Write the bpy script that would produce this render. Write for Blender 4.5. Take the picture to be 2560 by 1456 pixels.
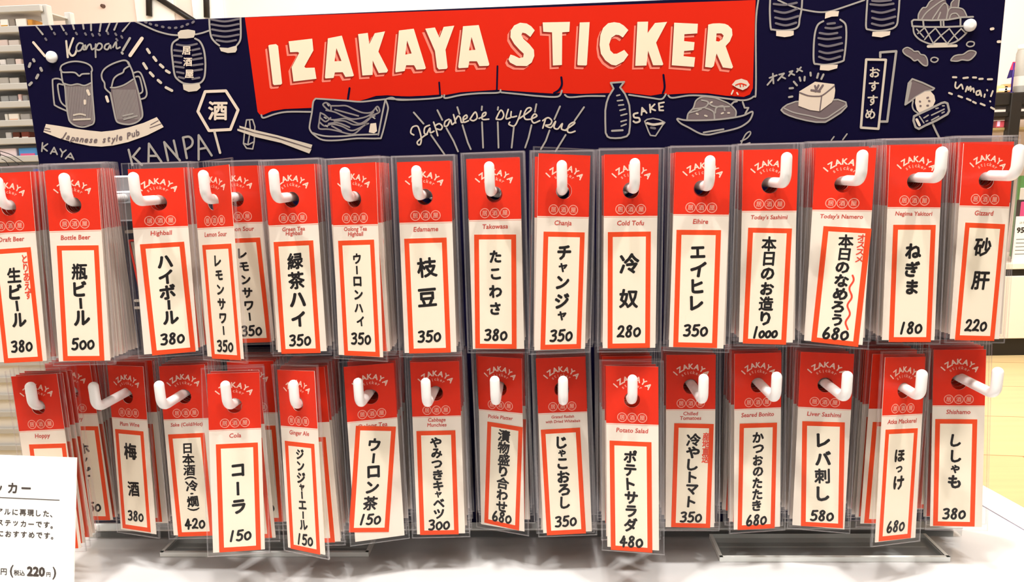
import bpy, math, random
from mathutils import Matrix, Vector
from mathutils.geometry import tessellate_polygon

for _o in list(bpy.data.objects):
    bpy.data.objects.remove(_o, do_unlink=True)
SC = bpy.context.scene
COL = SC.collection
random.seed(7)

# ------------------------------------------------------------------ camera
FPX = 1690.4                                    # focal length in pixels of a 2560 x 1456 frame
CAM = Vector((-0.01382, -0.53455, 1.11160))
RIGHT = Vector((0.99853, 0.04571, -0.02888)); DOWN = Vector((-0.02005, -0.18190, -0.98311)); FWD = Vector((-0.05019, 0.98225, -0.18072))
FWD.normalize(); RIGHT = (RIGHT - FWD * RIGHT.dot(FWD)).normalized(); DOWN = FWD.cross(RIGHT).normalized()
cd = bpy.data.cameras.new('camera'); cam = bpy.data.objects.new('camera', cd); COL.objects.link(cam)
cd.sensor_width = 36.0; cd.lens = 36.0 * FPX / 2560; cd.clip_start = 0.02; cd.clip_end = 60
cam.matrix_world = Matrix(((RIGHT.x, -DOWN.x, -FWD.x, CAM.x), (RIGHT.y, -DOWN.y, -FWD.y, CAM.y),
                           (RIGHT.z, -DOWN.z, -FWD.z, CAM.z), (0, 0, 0, 1)))
SC.camera = cam

# ------------------------------------------------------------------ world, lamps, exposure
SC.view_settings.view_transform = 'Standard'; SC.view_settings.look = 'None'
SC.view_settings.gamma = 1.0; SC.view_settings.use_curve_mapping = False
SC.view_settings.exposure = 0.0
SC.cycles.transparent_max_bounces = 36
SC.cycles.max_bounces = 5; SC.cycles.adaptive_threshold = 0.025
w = bpy.data.worlds.new('shop_light'); SC.world = w; w.use_nodes = True
w.node_tree.nodes['Background'].inputs[0].default_value = (1.0, 0.97, 0.93, 1)
w.node_tree.nodes['Background'].inputs[1].default_value = 0.30

def lamp(name, kind, loc, target, energy, size, color=(1, 0.965, 0.91), sizey=None, spot=None):
    l = bpy.data.lights.new(name, kind); l.energy = energy; l.color = color
    if kind == 'AREA':
        l.size = size
        if sizey: l.shape = 'RECTANGLE'; l.size_y = sizey
    else:
        l.shadow_soft_size = size
        if spot: l.spot_size = math.radians(spot); l.spot_blend = 0.5
    o = bpy.data.objects.new(name, l); COL.objects.link(o); o.location = loc
    o.rotation_euler = (Vector(target) - Vector(loc)).to_track_quat('-Z', 'Y').to_euler()
    return o
lamp('ceiling_light_front', 'AREA', (0.1, -1.05, 2.85), (0, 0.05, 1.0), 17, 1.4, sizey=0.9)
lamp('ceiling_spotlight', 'SPOT', (-0.65, -0.48, 2.8), (-0.25, 0.05, 0.95), 105, 0.045, spot=50)
lamp('ceiling_spotlight', 'SPOT', (0.60, -0.36, 2.8), (0.15, 0.05, 0.95), 105, 0.045, spot=50)
lamp('ceiling_spotlight', 'SPOT', (-0.15, 0.35, 2.8), (0.0, -0.05, 0.75), 75, 0.035, spot=50)
lamp('ceiling_spotlight', 'SPOT', (0.0, -0.30, 2.8), (0.0, 0.0, 0.85), 75, 0.035, spot=50)
lamp('added_light_back', 'AREA', (0.0, 1.9, 2.85), (0.0, 3.2, 1.2), 125, 3.5, sizey=1.2)  # unseen lamp added to overexpose the back wall
lamp('added_light_shelf', 'AREA', (-1.9, 0.1, 2.85), (-1.8, 1.7, 0.9), 48, 1.2)  # added lamp, set frontal to lighten the shaded rack
lamp('ceiling_light_floor', 'AREA', (2.4, 1.7, 2.85), (2.2, 2.4, 0.2), 62, 1.2)

# ------------------------------------------------------------------ helpers
def lin(c):
    return tuple(((v / 255) / 12.92 if v / 255 <= 0.04045 else ((v / 255 + 0.055) / 1.055) ** 2.4) for v in c)

def mat(name, rgb, rough=0.5, spec=0.4, metal=0.0, noise=0.0, nscale=20.0, alpha=1.0):
    m = bpy.data.materials.new(name); m.use_nodes = True
    nt = m.node_tree; b = nt.nodes['Principled BSDF']; c = lin(rgb) + (1,)
    b.inputs['Base Color'].default_value = c; b.inputs['Roughness'].default_value = rough
    b.inputs['Specular IOR Level'].default_value = spec; b.inputs['Metallic'].default_value = metal
    if noise:
        n = nt.nodes.new('ShaderNodeTexNoise'); n.inputs['Scale'].default_value = nscale; n.inputs['Detail'].default_value = 3
        t = nt.nodes.new('ShaderNodeTexCoord'); nt.links.new(t.outputs['Object'], n.inputs['Vector'])
        x = nt.nodes.new('ShaderNodeMix'); x.data_type = 'RGBA'
        x.inputs[6].default_value = tuple(v * (1 - noise) for v in c[:3]) + (1,); x.inputs[7].default_value = tuple(min(1, v * (1 + noise)) for v in c[:3]) + (1,)
        nt.links.new(n.outputs['Fac'], x.inputs[0]); nt.links.new(x.outputs[2], b.inputs['Base Color'])
    return m

def clear_mat(name, tint, haze, gloss, rough, hazecol=(225, 220, 222)):
    """thin clear plastic: mostly see-through, a little milky, a little shiny"""
    m = bpy.data.materials.new(name); m.use_nodes = True; nt = m.node_tree; nt.nodes.clear()
    out = nt.nodes.new('ShaderNodeOutputMaterial'); tr = nt.nodes.new('ShaderNodeBsdfTransparent'); tr.inputs[0].default_value = tint + (1,)
    df = nt.nodes.new('ShaderNodeBsdfDiffuse'); df.inputs[0].default_value = lin(hazecol) + (1,)
    gl = nt.nodes.new('ShaderNodeBsdfGlossy'); gl.inputs['Roughness'].default_value = rough; gl.inputs[0].default_value = (1, 1, 1, 1)
    a = nt.nodes.new('ShaderNodeMixShader'); a.inputs[0].default_value = haze
    nt.links.new(tr.outputs[0], a.inputs[1]); nt.links.new(df.outputs[0], a.inputs[2])
    lw = nt.nodes.new('ShaderNodeLayerWeight'); lw.inputs[0].default_value = 0.25
    mu = nt.nodes.new('ShaderNodeMath'); mu.operation = 'MULTIPLY_ADD'; mu.inputs[1].default_value = 0.22; mu.inputs[2].default_value = gloss
    nt.links.new(lw.outputs['Fresnel'], mu.inputs[0])
    b = nt.nodes.new('ShaderNodeMixShader'); nt.links.new(mu.outputs[0], b.inputs[0])
    nt.links.new(a.outputs[0], b.inputs[1]); nt.links.new(gl.outputs[0], b.inputs[2]); nt.links.new(b.outputs[0], out.inputs[0])
    return m

M = {}
M['navy'] = mat('navy_print', (11, 7, 42), 0.5, 0.08)
M['banner'] = mat('red_banner_print', (208, 36, 14), 0.5, 0.1)
M['gap'] = mat('dark_red_print', (150, 40, 28), 0.5, 0.2)
M['pink'] = mat('pink_print', (244, 130, 112), 0.5, 0.2)
M['cream'] = mat('cream_print', (240, 219, 192), 0.5, 0.2)
M['chalk'] = mat('chalk_cream_print', (218, 202, 184), 0.5, 0.1)
M['line'] = mat('grey_line_print', (160, 154, 148), 0.5, 0.2)
M['script'] = mat('pale_line_print', (200, 188, 172), 0.5, 0.2)
M['dim'] = mat('dim_line_print', (108, 102, 108), 0.5, 0.2)
M['mid'] = mat('mid_line_print', (134, 127, 126), 0.5, 0.1)
M['fill'] = mat('grey_tint_print', (112, 98, 100), 0.5, 0.2)
M['red'] = mat('red_card', (230, 46, 14), 0.45, 0.15)
M['white'] = mat('white_card', (242, 231, 217), 0.55, 0.3)
M['paper'] = mat('sticker_paper', (248, 238, 216), 0.55, 0.3)
M['frame'] = mat('orange_red_frame', (240, 78, 30), 0.5, 0.15)
M['ink'] = mat('black_brush_ink', (16, 12, 12), 0.5, 0.3)
M['redink'] = mat('red_brush_ink', (235, 75, 48), 0.5, 0.3)
M['logo'] = mat('pale_logo_print', (250, 214, 196), 0.5, 0.3)
M['emblem'] = mat('pink_emblem_print', (248, 166, 146), 0.5, 0.3)
M['caption'] = mat('red_caption_print', (205, 78, 66), 0.5, 0.3)
M['sleeve'] = clear_mat('clear_sleeve_film', (0.985, 0.98, 0.98), 0.010, 0.004, 0.10)
M['seal'] = clear_mat('sleeve_seam', (0.96, 0.95, 0.96), 0.085, 0.05, 0.2)
M['acrylic'] = clear_mat('clear_acrylic', (0.96, 0.975, 0.97), 0.015, 0.01, 0.05)
M['acrylic_edge_glow'] = clear_mat('painted_edge_glow', (0.97, 1.0, 0.99), 0.97, 0.02, 0.2, (252, 255, 252))  # white colour stands in for light glowing out of the acrylic edges
M['hook'] = mat('white_hook_plastic', (240, 238, 236), 0.28, 0.5)
M['metal'] = mat('brushed_steel', (176, 178, 184), 0.35, 0.5, 0.6)
M['table'] = mat('white_laminate', (206, 205, 206), 0.10, 0.6, noise=0.02, nscale=6)
M['table_edge'] = mat('table_edge_band', (236, 226, 222), 0.3, 0.5)
M['groove'] = mat('table_groove', (120, 120, 150), 0.5, 0.3)

class MB:
    """collects flat polygons and solids, builds ONE mesh object"""
    def __init__(s): s.v = []; s.f = []; s.m = []; s.sm = []
    def poly(s, pts, m=0, smooth=False):
        i = len(s.v); s.v += [tuple(p) for p in pts]; s.f.append(tuple(range(i, i + len(pts)))); s.m.append(m); s.sm.append(smooth)
    def tris(s, loops, to3, m=0):
        """fill a 2-D outline (with holes) and lift it by to3(x, y)"""
        L = [[Vector((a, b, 0)) for a, b in l] for l in loops]; flat = [p for l in L for p in l]; i = len(s.v)
        s.v += [tuple(to3(p.x, p.y)) for p in flat]
        for t in tessellate_polygon(L):
            s.f.append(tuple(i + k for k in t)); s.m.append(m); s.sm.append(False)
    def box(s, a, b, m=0):
        (x0, y0, z0), (x1, y1, z1) = a, b; i = len(s.v)
        s.v += [(x0, y0, z0), (x1, y0, z0), (x1, y1, z0), (x0, y1, z0), (x0, y0, z1), (x1, y0, z1), (x1, y1, z1), (x0, y1, z1)]
        for q in ((0, 3, 2, 1), (4, 5, 6, 7), (0, 1, 5, 4), (1, 2, 6, 5), (2, 3, 7, 6), (3, 0, 4, 7)):
            s.f.append(tuple(i + k for k in q)); s.m.append(m); s.sm.append(False)
    def cbox(s, a, b, r, m=0):
        """box with its edges chamfered by r"""
        (x0, y0, z0), (x1, y1, z1) = a, b
        P = lambda x, y, z: (x, y, z)
        X = (x0, x0 + r, x1 - r, x1); Y = (y0, y0 + r, y1 - r, y1); Z = (z0, z0 + r, z1 - r, z1)
        ring = [(X[1], Y[0]), (X[2], Y[0]), (X[3], Y[1]), (X[3], Y[2]), (X[2], Y[3]), (X[1], Y[3]), (X[0], Y[2]), (X[0], Y[1])]
        cx, cy = (x0 + x1) / 2, (y0 + y1) / 2
        sh = lambda k: [(min(max(x, x0 + r), x1 - r), min(max(y, y0 + r), y1 - r)) for x, y in ring]
        lv = [(sh(0), Z[0]), (ring, Z[1]), (ring, Z[2]), (sh(0), Z[3])]
        i = len(s.v)
        for pts, z in lv: s.v += [(x, y, z) for x, y in pts]
        for k in range(3):
            for j in range(8):
                a_, b_ = i + k * 8 + j, i + k * 8 + (j + 1) % 8
                s.f.append((a_, b_, b_ + 8, a_ + 8)); s.m.append(m); s.sm.append(False)
        s.f.append(tuple(i + j for j in range(7, -1, -1))); s.m.append(m); s.sm.append(False)
        s.f.append(tuple(i + 24 + j for j in range(8))); s.m.append(m); s.sm.append(False)
    def tube(s, pts, rad, n=14, m=0, cap=True):
        pts = [Vector(p) for p in pts]; rads = rad if isinstance(rad, (list, tuple)) else [rad] * len(pts); i = len(s.v)
        up = None
        for k, p in enumerate(pts):
            d = (pts[min(k + 1, len(pts) - 1)] - pts[max(k - 1, 0)]).normalized()
            if up is None: up = Vector((1, 0, 0)) if abs(d.x) < 0.9 else Vector((0, 0, 1))
            u = (up - d * up.dot(d)).normalized(); v = d.cross(u); up = u
            s.v += [tuple(p + (u * math.cos(2 * math.pi * j / n) + v * math.sin(2 * math.pi * j / n)) * rads[k]) for j in range(n)]
        for k in range(len(pts) - 1):
            for j in range(n):
                a, b = i + k * n + j, i + k * n + (j + 1) % n
                s.f.append((a, b, b + n, a + n)); s.m.append(m); s.sm.append(True)
        if cap:
            s.f.append(tuple(i + j for j in range(n - 1, -1, -1))); s.m.append(m); s.sm.append(False)
            e = i + (len(pts) - 1) * n; s.f.append(tuple(e + j for j in range(n))); s.m.append(m); s.sm.append(False)
    def mesh(s, name, mats):
        me = bpy.data.meshes.new(name); me.from_pydata(s.v, [], s.f)
        for x in mats: me.materials.append(x)
        me.polygons.foreach_set('material_index', s.m); me.polygons.foreach_set('use_smooth', s.sm); me.update()
        return me
    def build(s, name, mats, parent=None):
        if not isinstance(mats, (list, tuple)): mats = [mats]
        return link(name, s.mesh(name, mats), parent)

def link(name, me, parent=None):
    o = bpy.data.objects.new(name, me); COL.objects.link(o)
    if parent: o.parent = parent
    return o
def thing(name, label, cat, loc=(0, 0, 0), rot=(0, 0, 0), group=None):
    o = bpy.data.objects.new(name, None); o.empty_display_size = 0.02; COL.objects.link(o)
    o.location = loc; o.rotation_euler = rot
    return tag(o, label, cat, group)
def tag(o, label, cat, group=None):
    o['label'] = label; o['category'] = cat
    if group: o['group'] = group
    return o
def struct(o): o['kind'] = 'structure'; return o
def at(px, py, Y):
    """the point at depth Y seen at a pixel of the photograph"""
    d = RIGHT * ((px - 1280) / FPX) + DOWN * ((py - 728) / FPX) + FWD
    return CAM + d * ((Y - CAM.y) / d.y)

# ---- lettering: outlines of the built-in font, fetched once
_txt = {}
def fetch(strings):
    new = [t for t in dict.fromkeys(strings) if t not in _txt]; obs = []
    for t in new:
        c = bpy.data.curves.new('t', 'FONT'); c.body = t; c.resolution_u = 2; c.align_x = 'CENTER'; c.align_y = 'CENTER'; c.size = 1; c.space_line = 0.92
        o = bpy.data.objects.new('t', c); COL.objects.link(o); obs.append(o)
    dg = bpy.context.evaluated_depsgraph_get(); dg.update()
    for t, o in zip(new, obs):
        me = bpy.data.meshes.new_from_object(o.evaluated_get(dg))
        v = [(p.co.x, p.co.y) for p in me.vertices]; f = [tuple(p.vertices) for p in me.polygons]
        if v:
            x0, x1 = min(p[0] for p in v), max(p[0] for p in v); y0, y1 = min(p[1] for p in v), max(p[1] for p in v)
        else: x0 = x1 = y0 = y1 = 0
        _txt[t] = ([(a - (x0 + x1) / 2, b - (y0 + y1) / 2) for a, b in v], f, x1 - x0, y1 - y0)
        bpy.data.meshes.remove(me)
    for o in obs:
        c = o.data; bpy.data.objects.remove(o); bpy.data.curves.remove(c)

def lift(mb):
    """successive pen strokes lie a few microns over one another, so crossing strokes never coincide"""
    mb.n = (getattr(mb, 'n', -1) + 1) % 32; return mb.n * 3e-6

def put_text(mb, t, to3, cx, cy, sx, sy=None, rot=0.0, shear=0.0, bold=0.0, m=0, vertical=False):
    """lay the outline of t, centred at cx, cy; bold thickens the strokes (in em)"""
    if t not in _txt: fetch([t])
    v, f, _, _ = _txt[t]; sy = sx if sy is None else sy
    if vertical: v = [(b, -a) for a, b in v]
    c, s_ = math.cos(rot), math.sin(rot)
    offs = [(0, 0)] if not bold else [(bold * math.cos(a), bold * math.sin(a)) for a in (0.5, 1.55, 2.6, 3.64, 4.69, 5.74)]
    for ox, oy in offs:
        i = len(mb.v); e = lift(mb)
        for a, b in v:
            x, y = (a + ox + shear * b) * sx, (b + oy) * sy
            mb.v.append(tuple(to3(cx + x * c - y * s_, cy + x * s_ + y * c, e)))
        for q in f: mb.f.append(tuple(i + j for j in q)); mb.m.append(m); mb.sm.append(False)

def smooth_pts(p, n=5):
    if len(p) < 3: return p
    closed = abs(p[0][0] - p[-1][0]) + abs(p[0][1] - p[-1][1]) < 1e-6
    out = []
    for i in range(len(p) - 1):
        p0 = p[i - 1] if i > 0 else (p[-2] if closed else p[0]); p1, p2 = p[i], p[i + 1]
        p3 = p[i + 2] if i + 2 < len(p) else (p[1] if closed else p[-1])
        for k in range(n):
            t = k / n
            out.append(tuple(0.5 * (2 * b + (c - a) * t + (2 * a - 5 * b + 4 * c - d) * t * t + (3 * b - a - 3 * c + d) * t ** 3) for a, b, c, d in zip(p0, p1, p2, p3)))
    return out + [p[-1]]

def stroke(mb, pts, wd, to3, m=0):
    """a drawn line with round ends"""
    r = wd / 2
    for (x0, y0), (x1, y1) in zip(pts, pts[1:]):
        dx, dy = x1 - x0, y1 - y0; L = math.hypot(dx, dy)
        if L < 1e-9: continue
        nx, ny = -dy / L * r, dx / L * r
        e = lift(mb); mb.poly([to3(x0 + nx, y0 + ny, e), to3(x0 - nx, y0 - ny, e), to3(x1 - nx, y1 - ny, e), to3(x1 + nx, y1 + ny, e)], m)
    for x, y in pts:
        e = lift(mb); mb.poly([to3(x + r * math.cos(a * math.pi / 5), y + r * math.sin(a * math.pi / 5), e) for a in range(10)], m)

# ------------------------------------------------------------------ the printed header board: traced drawing
# every drawing is a list of outlines; frames give origin and magnification of the tracing sheet
SHEET = {'A': (50, 40, 7.6625), 'B': (90, 140, 5.2), 'C': (320, 30, 6.331), 'D': (310, 210, 5.2245), 'E': (640, 170, 6.33), 'F': (1010, 240, 5.3333),
         'G': (1490, 180, 6.2439), 'H': (1880, 0, 6.6184), 'I': (1900, 150, 6.6194), 'J': (2230, 0, 8.0903), 'K': (2230, 170, 7.2806),
         'L': (640, 40, 6.61875), 'M': (940, 40, 6.61875), 'N': (1240, 30, 7.28125), 'O': (1540, 30, 7.28125), 'P': (600, 0, 3.309), 'Q': (1240, 0, 3.309), 'Z': (0, 0, 1)}
Yp = 0.090                                       # front face of the board
def sheet(k, txt):
    x0, y0, s = SHEET[k]
    return [[(x0 + float(a) / s, y0 + float(b) / s) for a, b in (q.split(',') for q in part.split())] for part in txt.split('|')]
def board_pt(layer):
    d = Yp - 0.0001 * (layer + 1)
    return lambda px, py, k=0: at(px, py, d - k)

# (sheet, layer, material, width in photo px or 0 = filled, smooth, outlines)
INK = ['banner', 'navy', 'fill', 'dim', 'line', 'cream', 'script', 'red', 'mid']
ART = [
# the cloth banner: slits and hem
('E', 1, 'navy', 6, 0, '1480,320 1455,490'), ('M', 1, 'navy', 5, 0, '1045,1100 1060,1300|2010,830 2000,1220'),
('Q', 1, 'navy', 6, 1, '540,640 545,700 520,745 480,770|1385,620 1395,720 1380,770'),
('E', 2, 'line', 5, 1, '85,745 120,790 300,730 500,695 870,695|2040,500 2150,470 2250,505 2532,500'),
('M', 2, 'line', 5, 1, '190,1370 500,1385 800,1375 1060,1350 1090,1320|1130,1310 1150,1360 1400,1310 1700,1280 2020,1270 2060,1225'),
('Q', 2, 'line', 5, 1, '45,765 200,780 350,795 510,800 545,750|570,785 610,805 750,795 900,795|1100,785 1280,810 1370,820 1405,780|1425,790 1460,810 1600,790 1750,795 1900,815 2050,830 2130,800 2150,740 2150,200 2170,0'),
# rays, dots and greeting over the mugs
('A', 4, 'line', 5.5, 0, '300,145 435,350|565,150 610,255|780,150 840,275|1005,130 1035,250|1200,120 1220,245|1355,115 1362,275|1545,100 1525,290|1715,95 1655,290|1860,95 1805,265|2110,90 1965,290'),
('A', 4, 'dim', 6, 0, '485,430 505,460|650,320 670,350|875,320 895,350|1070,320 1090,350|1245,330 1265,360|1380,345 1400,380|1510,340 1530,370|1675,310 1690,345|1825,335 1845,365|1845,440 1865,470|1940,385 1960,420'),
('A', 4, 'cream', 7, 0, '255,505 480,770'), ('A', 4, 'cream', 10.5, 0, '2335,430 2110,755'), ('A', 4, 'line', 7, 0, '2105,425 1970,655|1950,700 1965,720'),
('A', 4, 'script', 6, 1, '885,480 915,790|1020,425 950,620 940,690 990,760 1050,735 1080,660'),
('A', 4, 'line', 5, 1, '1200,530 1130,520 1080,600 1100,670 1170,650 1215,560 1215,640 1260,640|1250,560 1265,640 1300,570 1350,545 1375,640 1420,620|1450,540 1445,640 1450,790|1450,620 1500,530 1560,540 1570,600 1520,650 1460,640|1700,530 1640,550 1620,620 1680,640 1725,560 1740,620|1780,600 1840,500 1850,620 1915,600'),
('A', 4, 'line', 8, 0, '255,835 272,865|175,970 195,910|395,1000 415,1045|315,1190 345,1130|180,1320 220,1280'),
# left mug
('B', 3, 'fill', 0, 0, '370,365 450,380 540,370 630,385 715,355 740,500 750,700 750,860 680,900 590,910 490,890 430,840 395,640'),
('B', 4, 'line', 4.6, 1, '315,185 320,150 345,115 430,80 530,70 640,90 710,130 730,180 720,210|320,170 335,200 360,213 500,215 560,260 600,235 690,230|325,190 345,330 375,400 395,640 420,790 440,850 500,900 600,925 690,905 755,860 750,700 730,450 720,200|345,320 290,295 230,300 215,340 235,600 260,650 400,715|350,375 290,365 285,420 310,560 340,620 390,660|370,360 450,380 540,365 630,385 715,350'),
('B', 5, 'cream', 8, 0, '670,450 690,500'), ('B', 5, 'cream', 7, 0, '635,580 635,620'), ('B', 5, 'script', 5, 1, '490,770 570,755 640,770|490,830 590,825 700,820'),
# right mug, tilted
('B', 3, 'fill', 0, 0, '970,410 1040,405 1150,370 1265,300 1320,430 1360,600 1385,760 1350,820 1270,870 1170,880 1070,860 1030,800 1000,650'),
('B', 4, 'line', 4.8, 1, '1205,110 1180,65 1120,60 1000,100 900,160 855,230 860,300 890,350 900,420 960,480|1200,80 1250,190 1275,280 1320,430 1360,600 1385,760 1360,820 1290,870 1190,890 1080,870 1040,830 1010,700 965,480|1215,130 1150,170 1130,215 1060,250 1010,300 985,390|970,410 1040,410 1150,375 1260,305|1270,220 1330,205 1370,240 1410,350 1440,480 1420,540 1370,560|1300,270 1345,275 1375,380 1385,460 1350,490'),
('B', 5, 'cream', 8, 0, '915,530 935,590'), ('B', 5, 'line', 4.5, 0, '1130,780 1260,750|1145,825 1310,780'),
('C', 4, 'script', 8, 0, '305,590 340,645|405,715 445,770|510,835 555,875|605,930 655,960|245,815 295,895|350,960 400,1015|475,1080 520,1120|600,1195 695,1245'),
# ribbon
('B', 3, 'cream', 0, 0, '130,885 300,910 500,945 700,970 850,985 1000,970 1200,930 1400,870 1570,795 1610,850 1660,925 1450,1030 1200,1120 1000,1165 850,1180 700,1170 500,1130 300,1070 170,1020 95,990 110,940'),
('B', 4, 'fill', 2.2, 0, '1490,895 1590,840|1480,935 1630,880|110,935 180,950|105,965 190,985'),
# small words
('B', 4, 'line', 4.5, 0, '85,1130 75,1240|150,1145 85,1190 145,1235|190,1270 235,1190 275,1280|210,1245 262,1250|315,1210 345,1260 390,1225|345,1260 330,1310|385,1335 450,1265 490,1345|410,1310 470,1325'),
('D', 4, 'line', 6.5, 0, '60,860 110,1060|205,840 115,950 235,1060|325,780 320,1020|325,780 490,1020|330,940 430,940|525,760 575,1000|525,760 730,1000|650,740 700,960|770,700 820,970|975,670 975,990|975,670 1145,935|990,850 1070,835'),
('D', 4, 'line', 6.5, 1, '770,700 850,690 895,740 880,810 800,860'),
# hexagon sign
('D', 4, 'cream', 8.5, 0, '1060,100 1330,90 1490,340 1390,595 1110,610 965,360 1060,100'), ('D', 4, 'script', 7, 0, '1180,620 1255,900'),
# chopsticks and rest
('D', 4, 'line', 4, 0, '1600,470 1680,465 1710,560 1700,760 1680,850 1600,840 1560,780 1575,620 1600,470|1640,480 1650,580|1640,660 1620,780|1560,775 1620,795 1690,760'),
('D', 6, 'script', 0, 0, '1505,545 1700,600 2000,670 2460,795 2445,840 2000,697 1700,632 1510,570|1480,585 1700,640 2000,715 2450,850 2420,910 2050,770 1700,690 1480,610'),
('D', 7, 'fill', 1.6, 0, '1500,577 1700,637 2000,706 2445,847'),
# rope and lanterns, left
('C', 4, 'line', 5, 1, '60,130 120,150 250,210 450,300 650,355 785,368|1070,355 1180,330 1280,295'),
('C', 4, 'dim', 7, 0, '270,155 290,165|345,185 365,195|440,207 460,213|540,233 560,238|645,248 665,252|745,252 765,248|845,235 865,225|930,200 950,190|1020,168 1040,152'),
('C', 5, 'script', 0, 0, '785,330 830,290 950,275 1060,295 1065,350 1040,405 920,420 800,420|865,1145 1000,1150 1130,1130 1150,1200 1090,1250 960,1265 880,1230|1445,560 1580,570 1720,530 1725,600 1700,640 1580,650 1470,620'),
('C', 4, 'line', 5.4, 1, '790,430 710,490 690,600 710,800 740,1000 800,1080 880,1130|1060,420 1140,470 1200,600 1225,800 1215,1000 1180,1090 1120,1135|1285,100 1295,280 1320,400 1380,480 1445,530|1780,85 1785,350 1770,460 1720,530|880,1130 1000,1145 1120,1130'),
('C', 4, 'dim', 6, 1, '770,515 930,535 1090,505|730,605 850,620|730,690 850,702|740,790 840,805|750,862 880,880|775,950 880,970|800,1030 885,1050|1020,605 1130,580|1025,685 1155,660|1025,755 1170,730|1025,845 1180,825|1030,930 1170,910|1020,1060 1130,1040|1310,115 1530,150 1750,110|1320,195 1540,225 1750,190|1330,275 1540,305 1755,270|1340,365 1540,392 1750,358|1400,445 1560,470 1710,445'),
# dish of fish
('E', 3, 'navy', 0, 0, '930,495 1400,520 1650,545 2040,500 2085,600 2075,700 1990,1070 1930,1110 1300,1140 1060,1130 870,990 890,700'),
('E', 4, 'line', 4.8, 1, '945,485 1400,515 1650,535 1900,510 2045,495|945,485 905,540 885,700 850,900 855,980 920,1060 1060,1140 1300,1145 1600,1115 1930,1115 1990,1070 2080,700 2085,600 2045,495|900,1030 1100,1080 1400,1080 1600,1060 1935,1050|1935,1060 2000,720 2045,510'),
('E', 4, 'mid', 4.6, 1, '1060,580 1110,550 1180,600 1180,680 1110,640 1060,580|1200,600 1300,600 1430,600 1560,660 1700,710 1830,700 1920,610 1950,700 1800,760|1110,670 1250,700 1400,770 1550,810 1750,770 1860,700|1250,660 1400,700 1620,760|1020,710 1080,740 1200,820 1400,800 1500,830 1650,880 1800,790 1880,760|1010,780 1100,850 1180,790|1240,840 1400,840 1550,900 1700,880 1800,800|1000,860 1000,960 1150,970 1300,1000 1450,1040 1560,1040 1700,920 1780,880|1010,860 1090,920 1200,890 1350,920 1500,990 1620,960 1760,880|1200,920 1350,1000|1150,880 1300,870 1480,940|1020,710 1010,780|1010,770 1000,860'),
('E', 5, 'line', 4, 0, '1130,575 1150,600|1900,640 1920,680|1080,780 1110,800|1100,910 1130,930|1850,780 1880,800'), ('E', 5, 'cream', 0, 0, '1810,880 1900,870 1915,1000 1870,1035 1785,1020'),
# script with rays
('F', 4, 'script', 4.6, 1, '130,520 90,490 110,420 170,400 200,440 230,560 220,640 190,650 180,610 260,540 310,510|340,390 280,420 270,490 300,510 345,430 350,490 400,470|395,350 425,440 450,530|410,400 470,370 510,410 490,450 440,440|600,310 550,340 540,400 580,395 620,320 640,380 680,350|660,250 690,360|680,330 720,270 750,290 765,350 790,350|790,320 840,290 830,255 790,290 800,350 860,330|880,310 950,215 975,290 930,330 890,320|1000,300 1080,260 1090,220 1050,240 1045,310 1130,310|1230,300 1290,190 1330,250 1300,310 1230,310|1390,180 1360,300 1420,290|1430,210 1430,280 1500,270|1560,200 1520,320 1470,400 1400,380 1410,350|1540,300 1680,200 1690,160 1640,170 1600,250 1620,310 1690,310|1690,310 1770,270 1740,240 1700,300 1730,360 1810,330|1890,300 1850,430|1850,330 1920,290 1970,330 1950,380 1890,390|1890,400 1960,420 2020,340 2000,420 2050,440 2110,370 2100,440 2160,460|2160,450 2270,370 2260,350 2200,390 2180,470 2220,490 2280,470'),
('F', 4, 'line', 5, 0, '130,220 260,370|445,190 510,320|710,150 740,240|1040,140 1035,190|1255,150 1250,185|1765,110 1745,210|2080,140 2005,310|2400,150 2275,330|360,520 540,780|565,430 660,600 720,740|780,390 850,620 890,710|1040,350 1055,690|1250,350 1260,690|1465,410 1435,690|1700,390 1660,560 1615,690|1940,460 1890,600 1825,710|2155,520 2020,740'),
# fan on the banner
('G', 5, 'cream', 0, 0, '2120,200 2180,130 2270,105 2360,135 2400,200 2360,250 2290,285 2200,250'), ('G', 6, 'red', 3, 1, '2180,205 2260,180 2345,205|2250,190 2255,230|2300,190 2300,225'), ('G', 5, 'cream', 4.5, 0, '2140,290 2115,345|2200,325 2215,350'),
# bottle, word, cup
('G', 3, 'navy', 0, 0, '230,170 440,155 375,240 450,340 520,520 535,700 520,960 480,1010 300,1040 180,1010 145,950 140,600 200,380 275,260'),
('G', 4, 'line', 5.2, 0, '230,170 440,155 375,240 450,340 495,440 520,520 535,700 530,850 515,960 480,1005 390,1030 300,1035 220,1030 180,1010 150,950 145,780 145,600 165,480 200,380 275,260 230,170'),
('G', 4, 'line', 4.5, 0, '325,370 370,358|335,450 415,440|355,520 430,512|375,600 455,580|390,680 480,655|390,775 475,752|395,845 470,815'), ('G', 4, 'line', 6, 0, '250,920 415,910'),
('G', 4, 'script', 5, 0, '710,670 720,560 790,640|715,620 770,610|840,510 850,630|915,505 850,570 925,600|1060,475 980,490 990,600 1050,600|985,550 1045,540'), ('G', 4, 'script', 5.5, 1, '650,640 590,660 600,710 670,720 680,770 620,790 585,770'),
('G', 4, 'line', 4, 0, '760,770 800,740 890,725 990,745 1075,790 1040,830 930,1000 850,990 820,930 760,770'), ('G', 4, 'script', 7, 1, '800,800 900,822 1040,800'), ('G', 4, 'dim', 7, 0, '860,870 920,880'),
# heaped dish
('G', 3, 'fill', 0, 0, '1420,750 1440,650 1520,560 1560,450 1660,390 1830,400 1950,440 2080,500 2180,600 2180,700 1860,745'),
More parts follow.
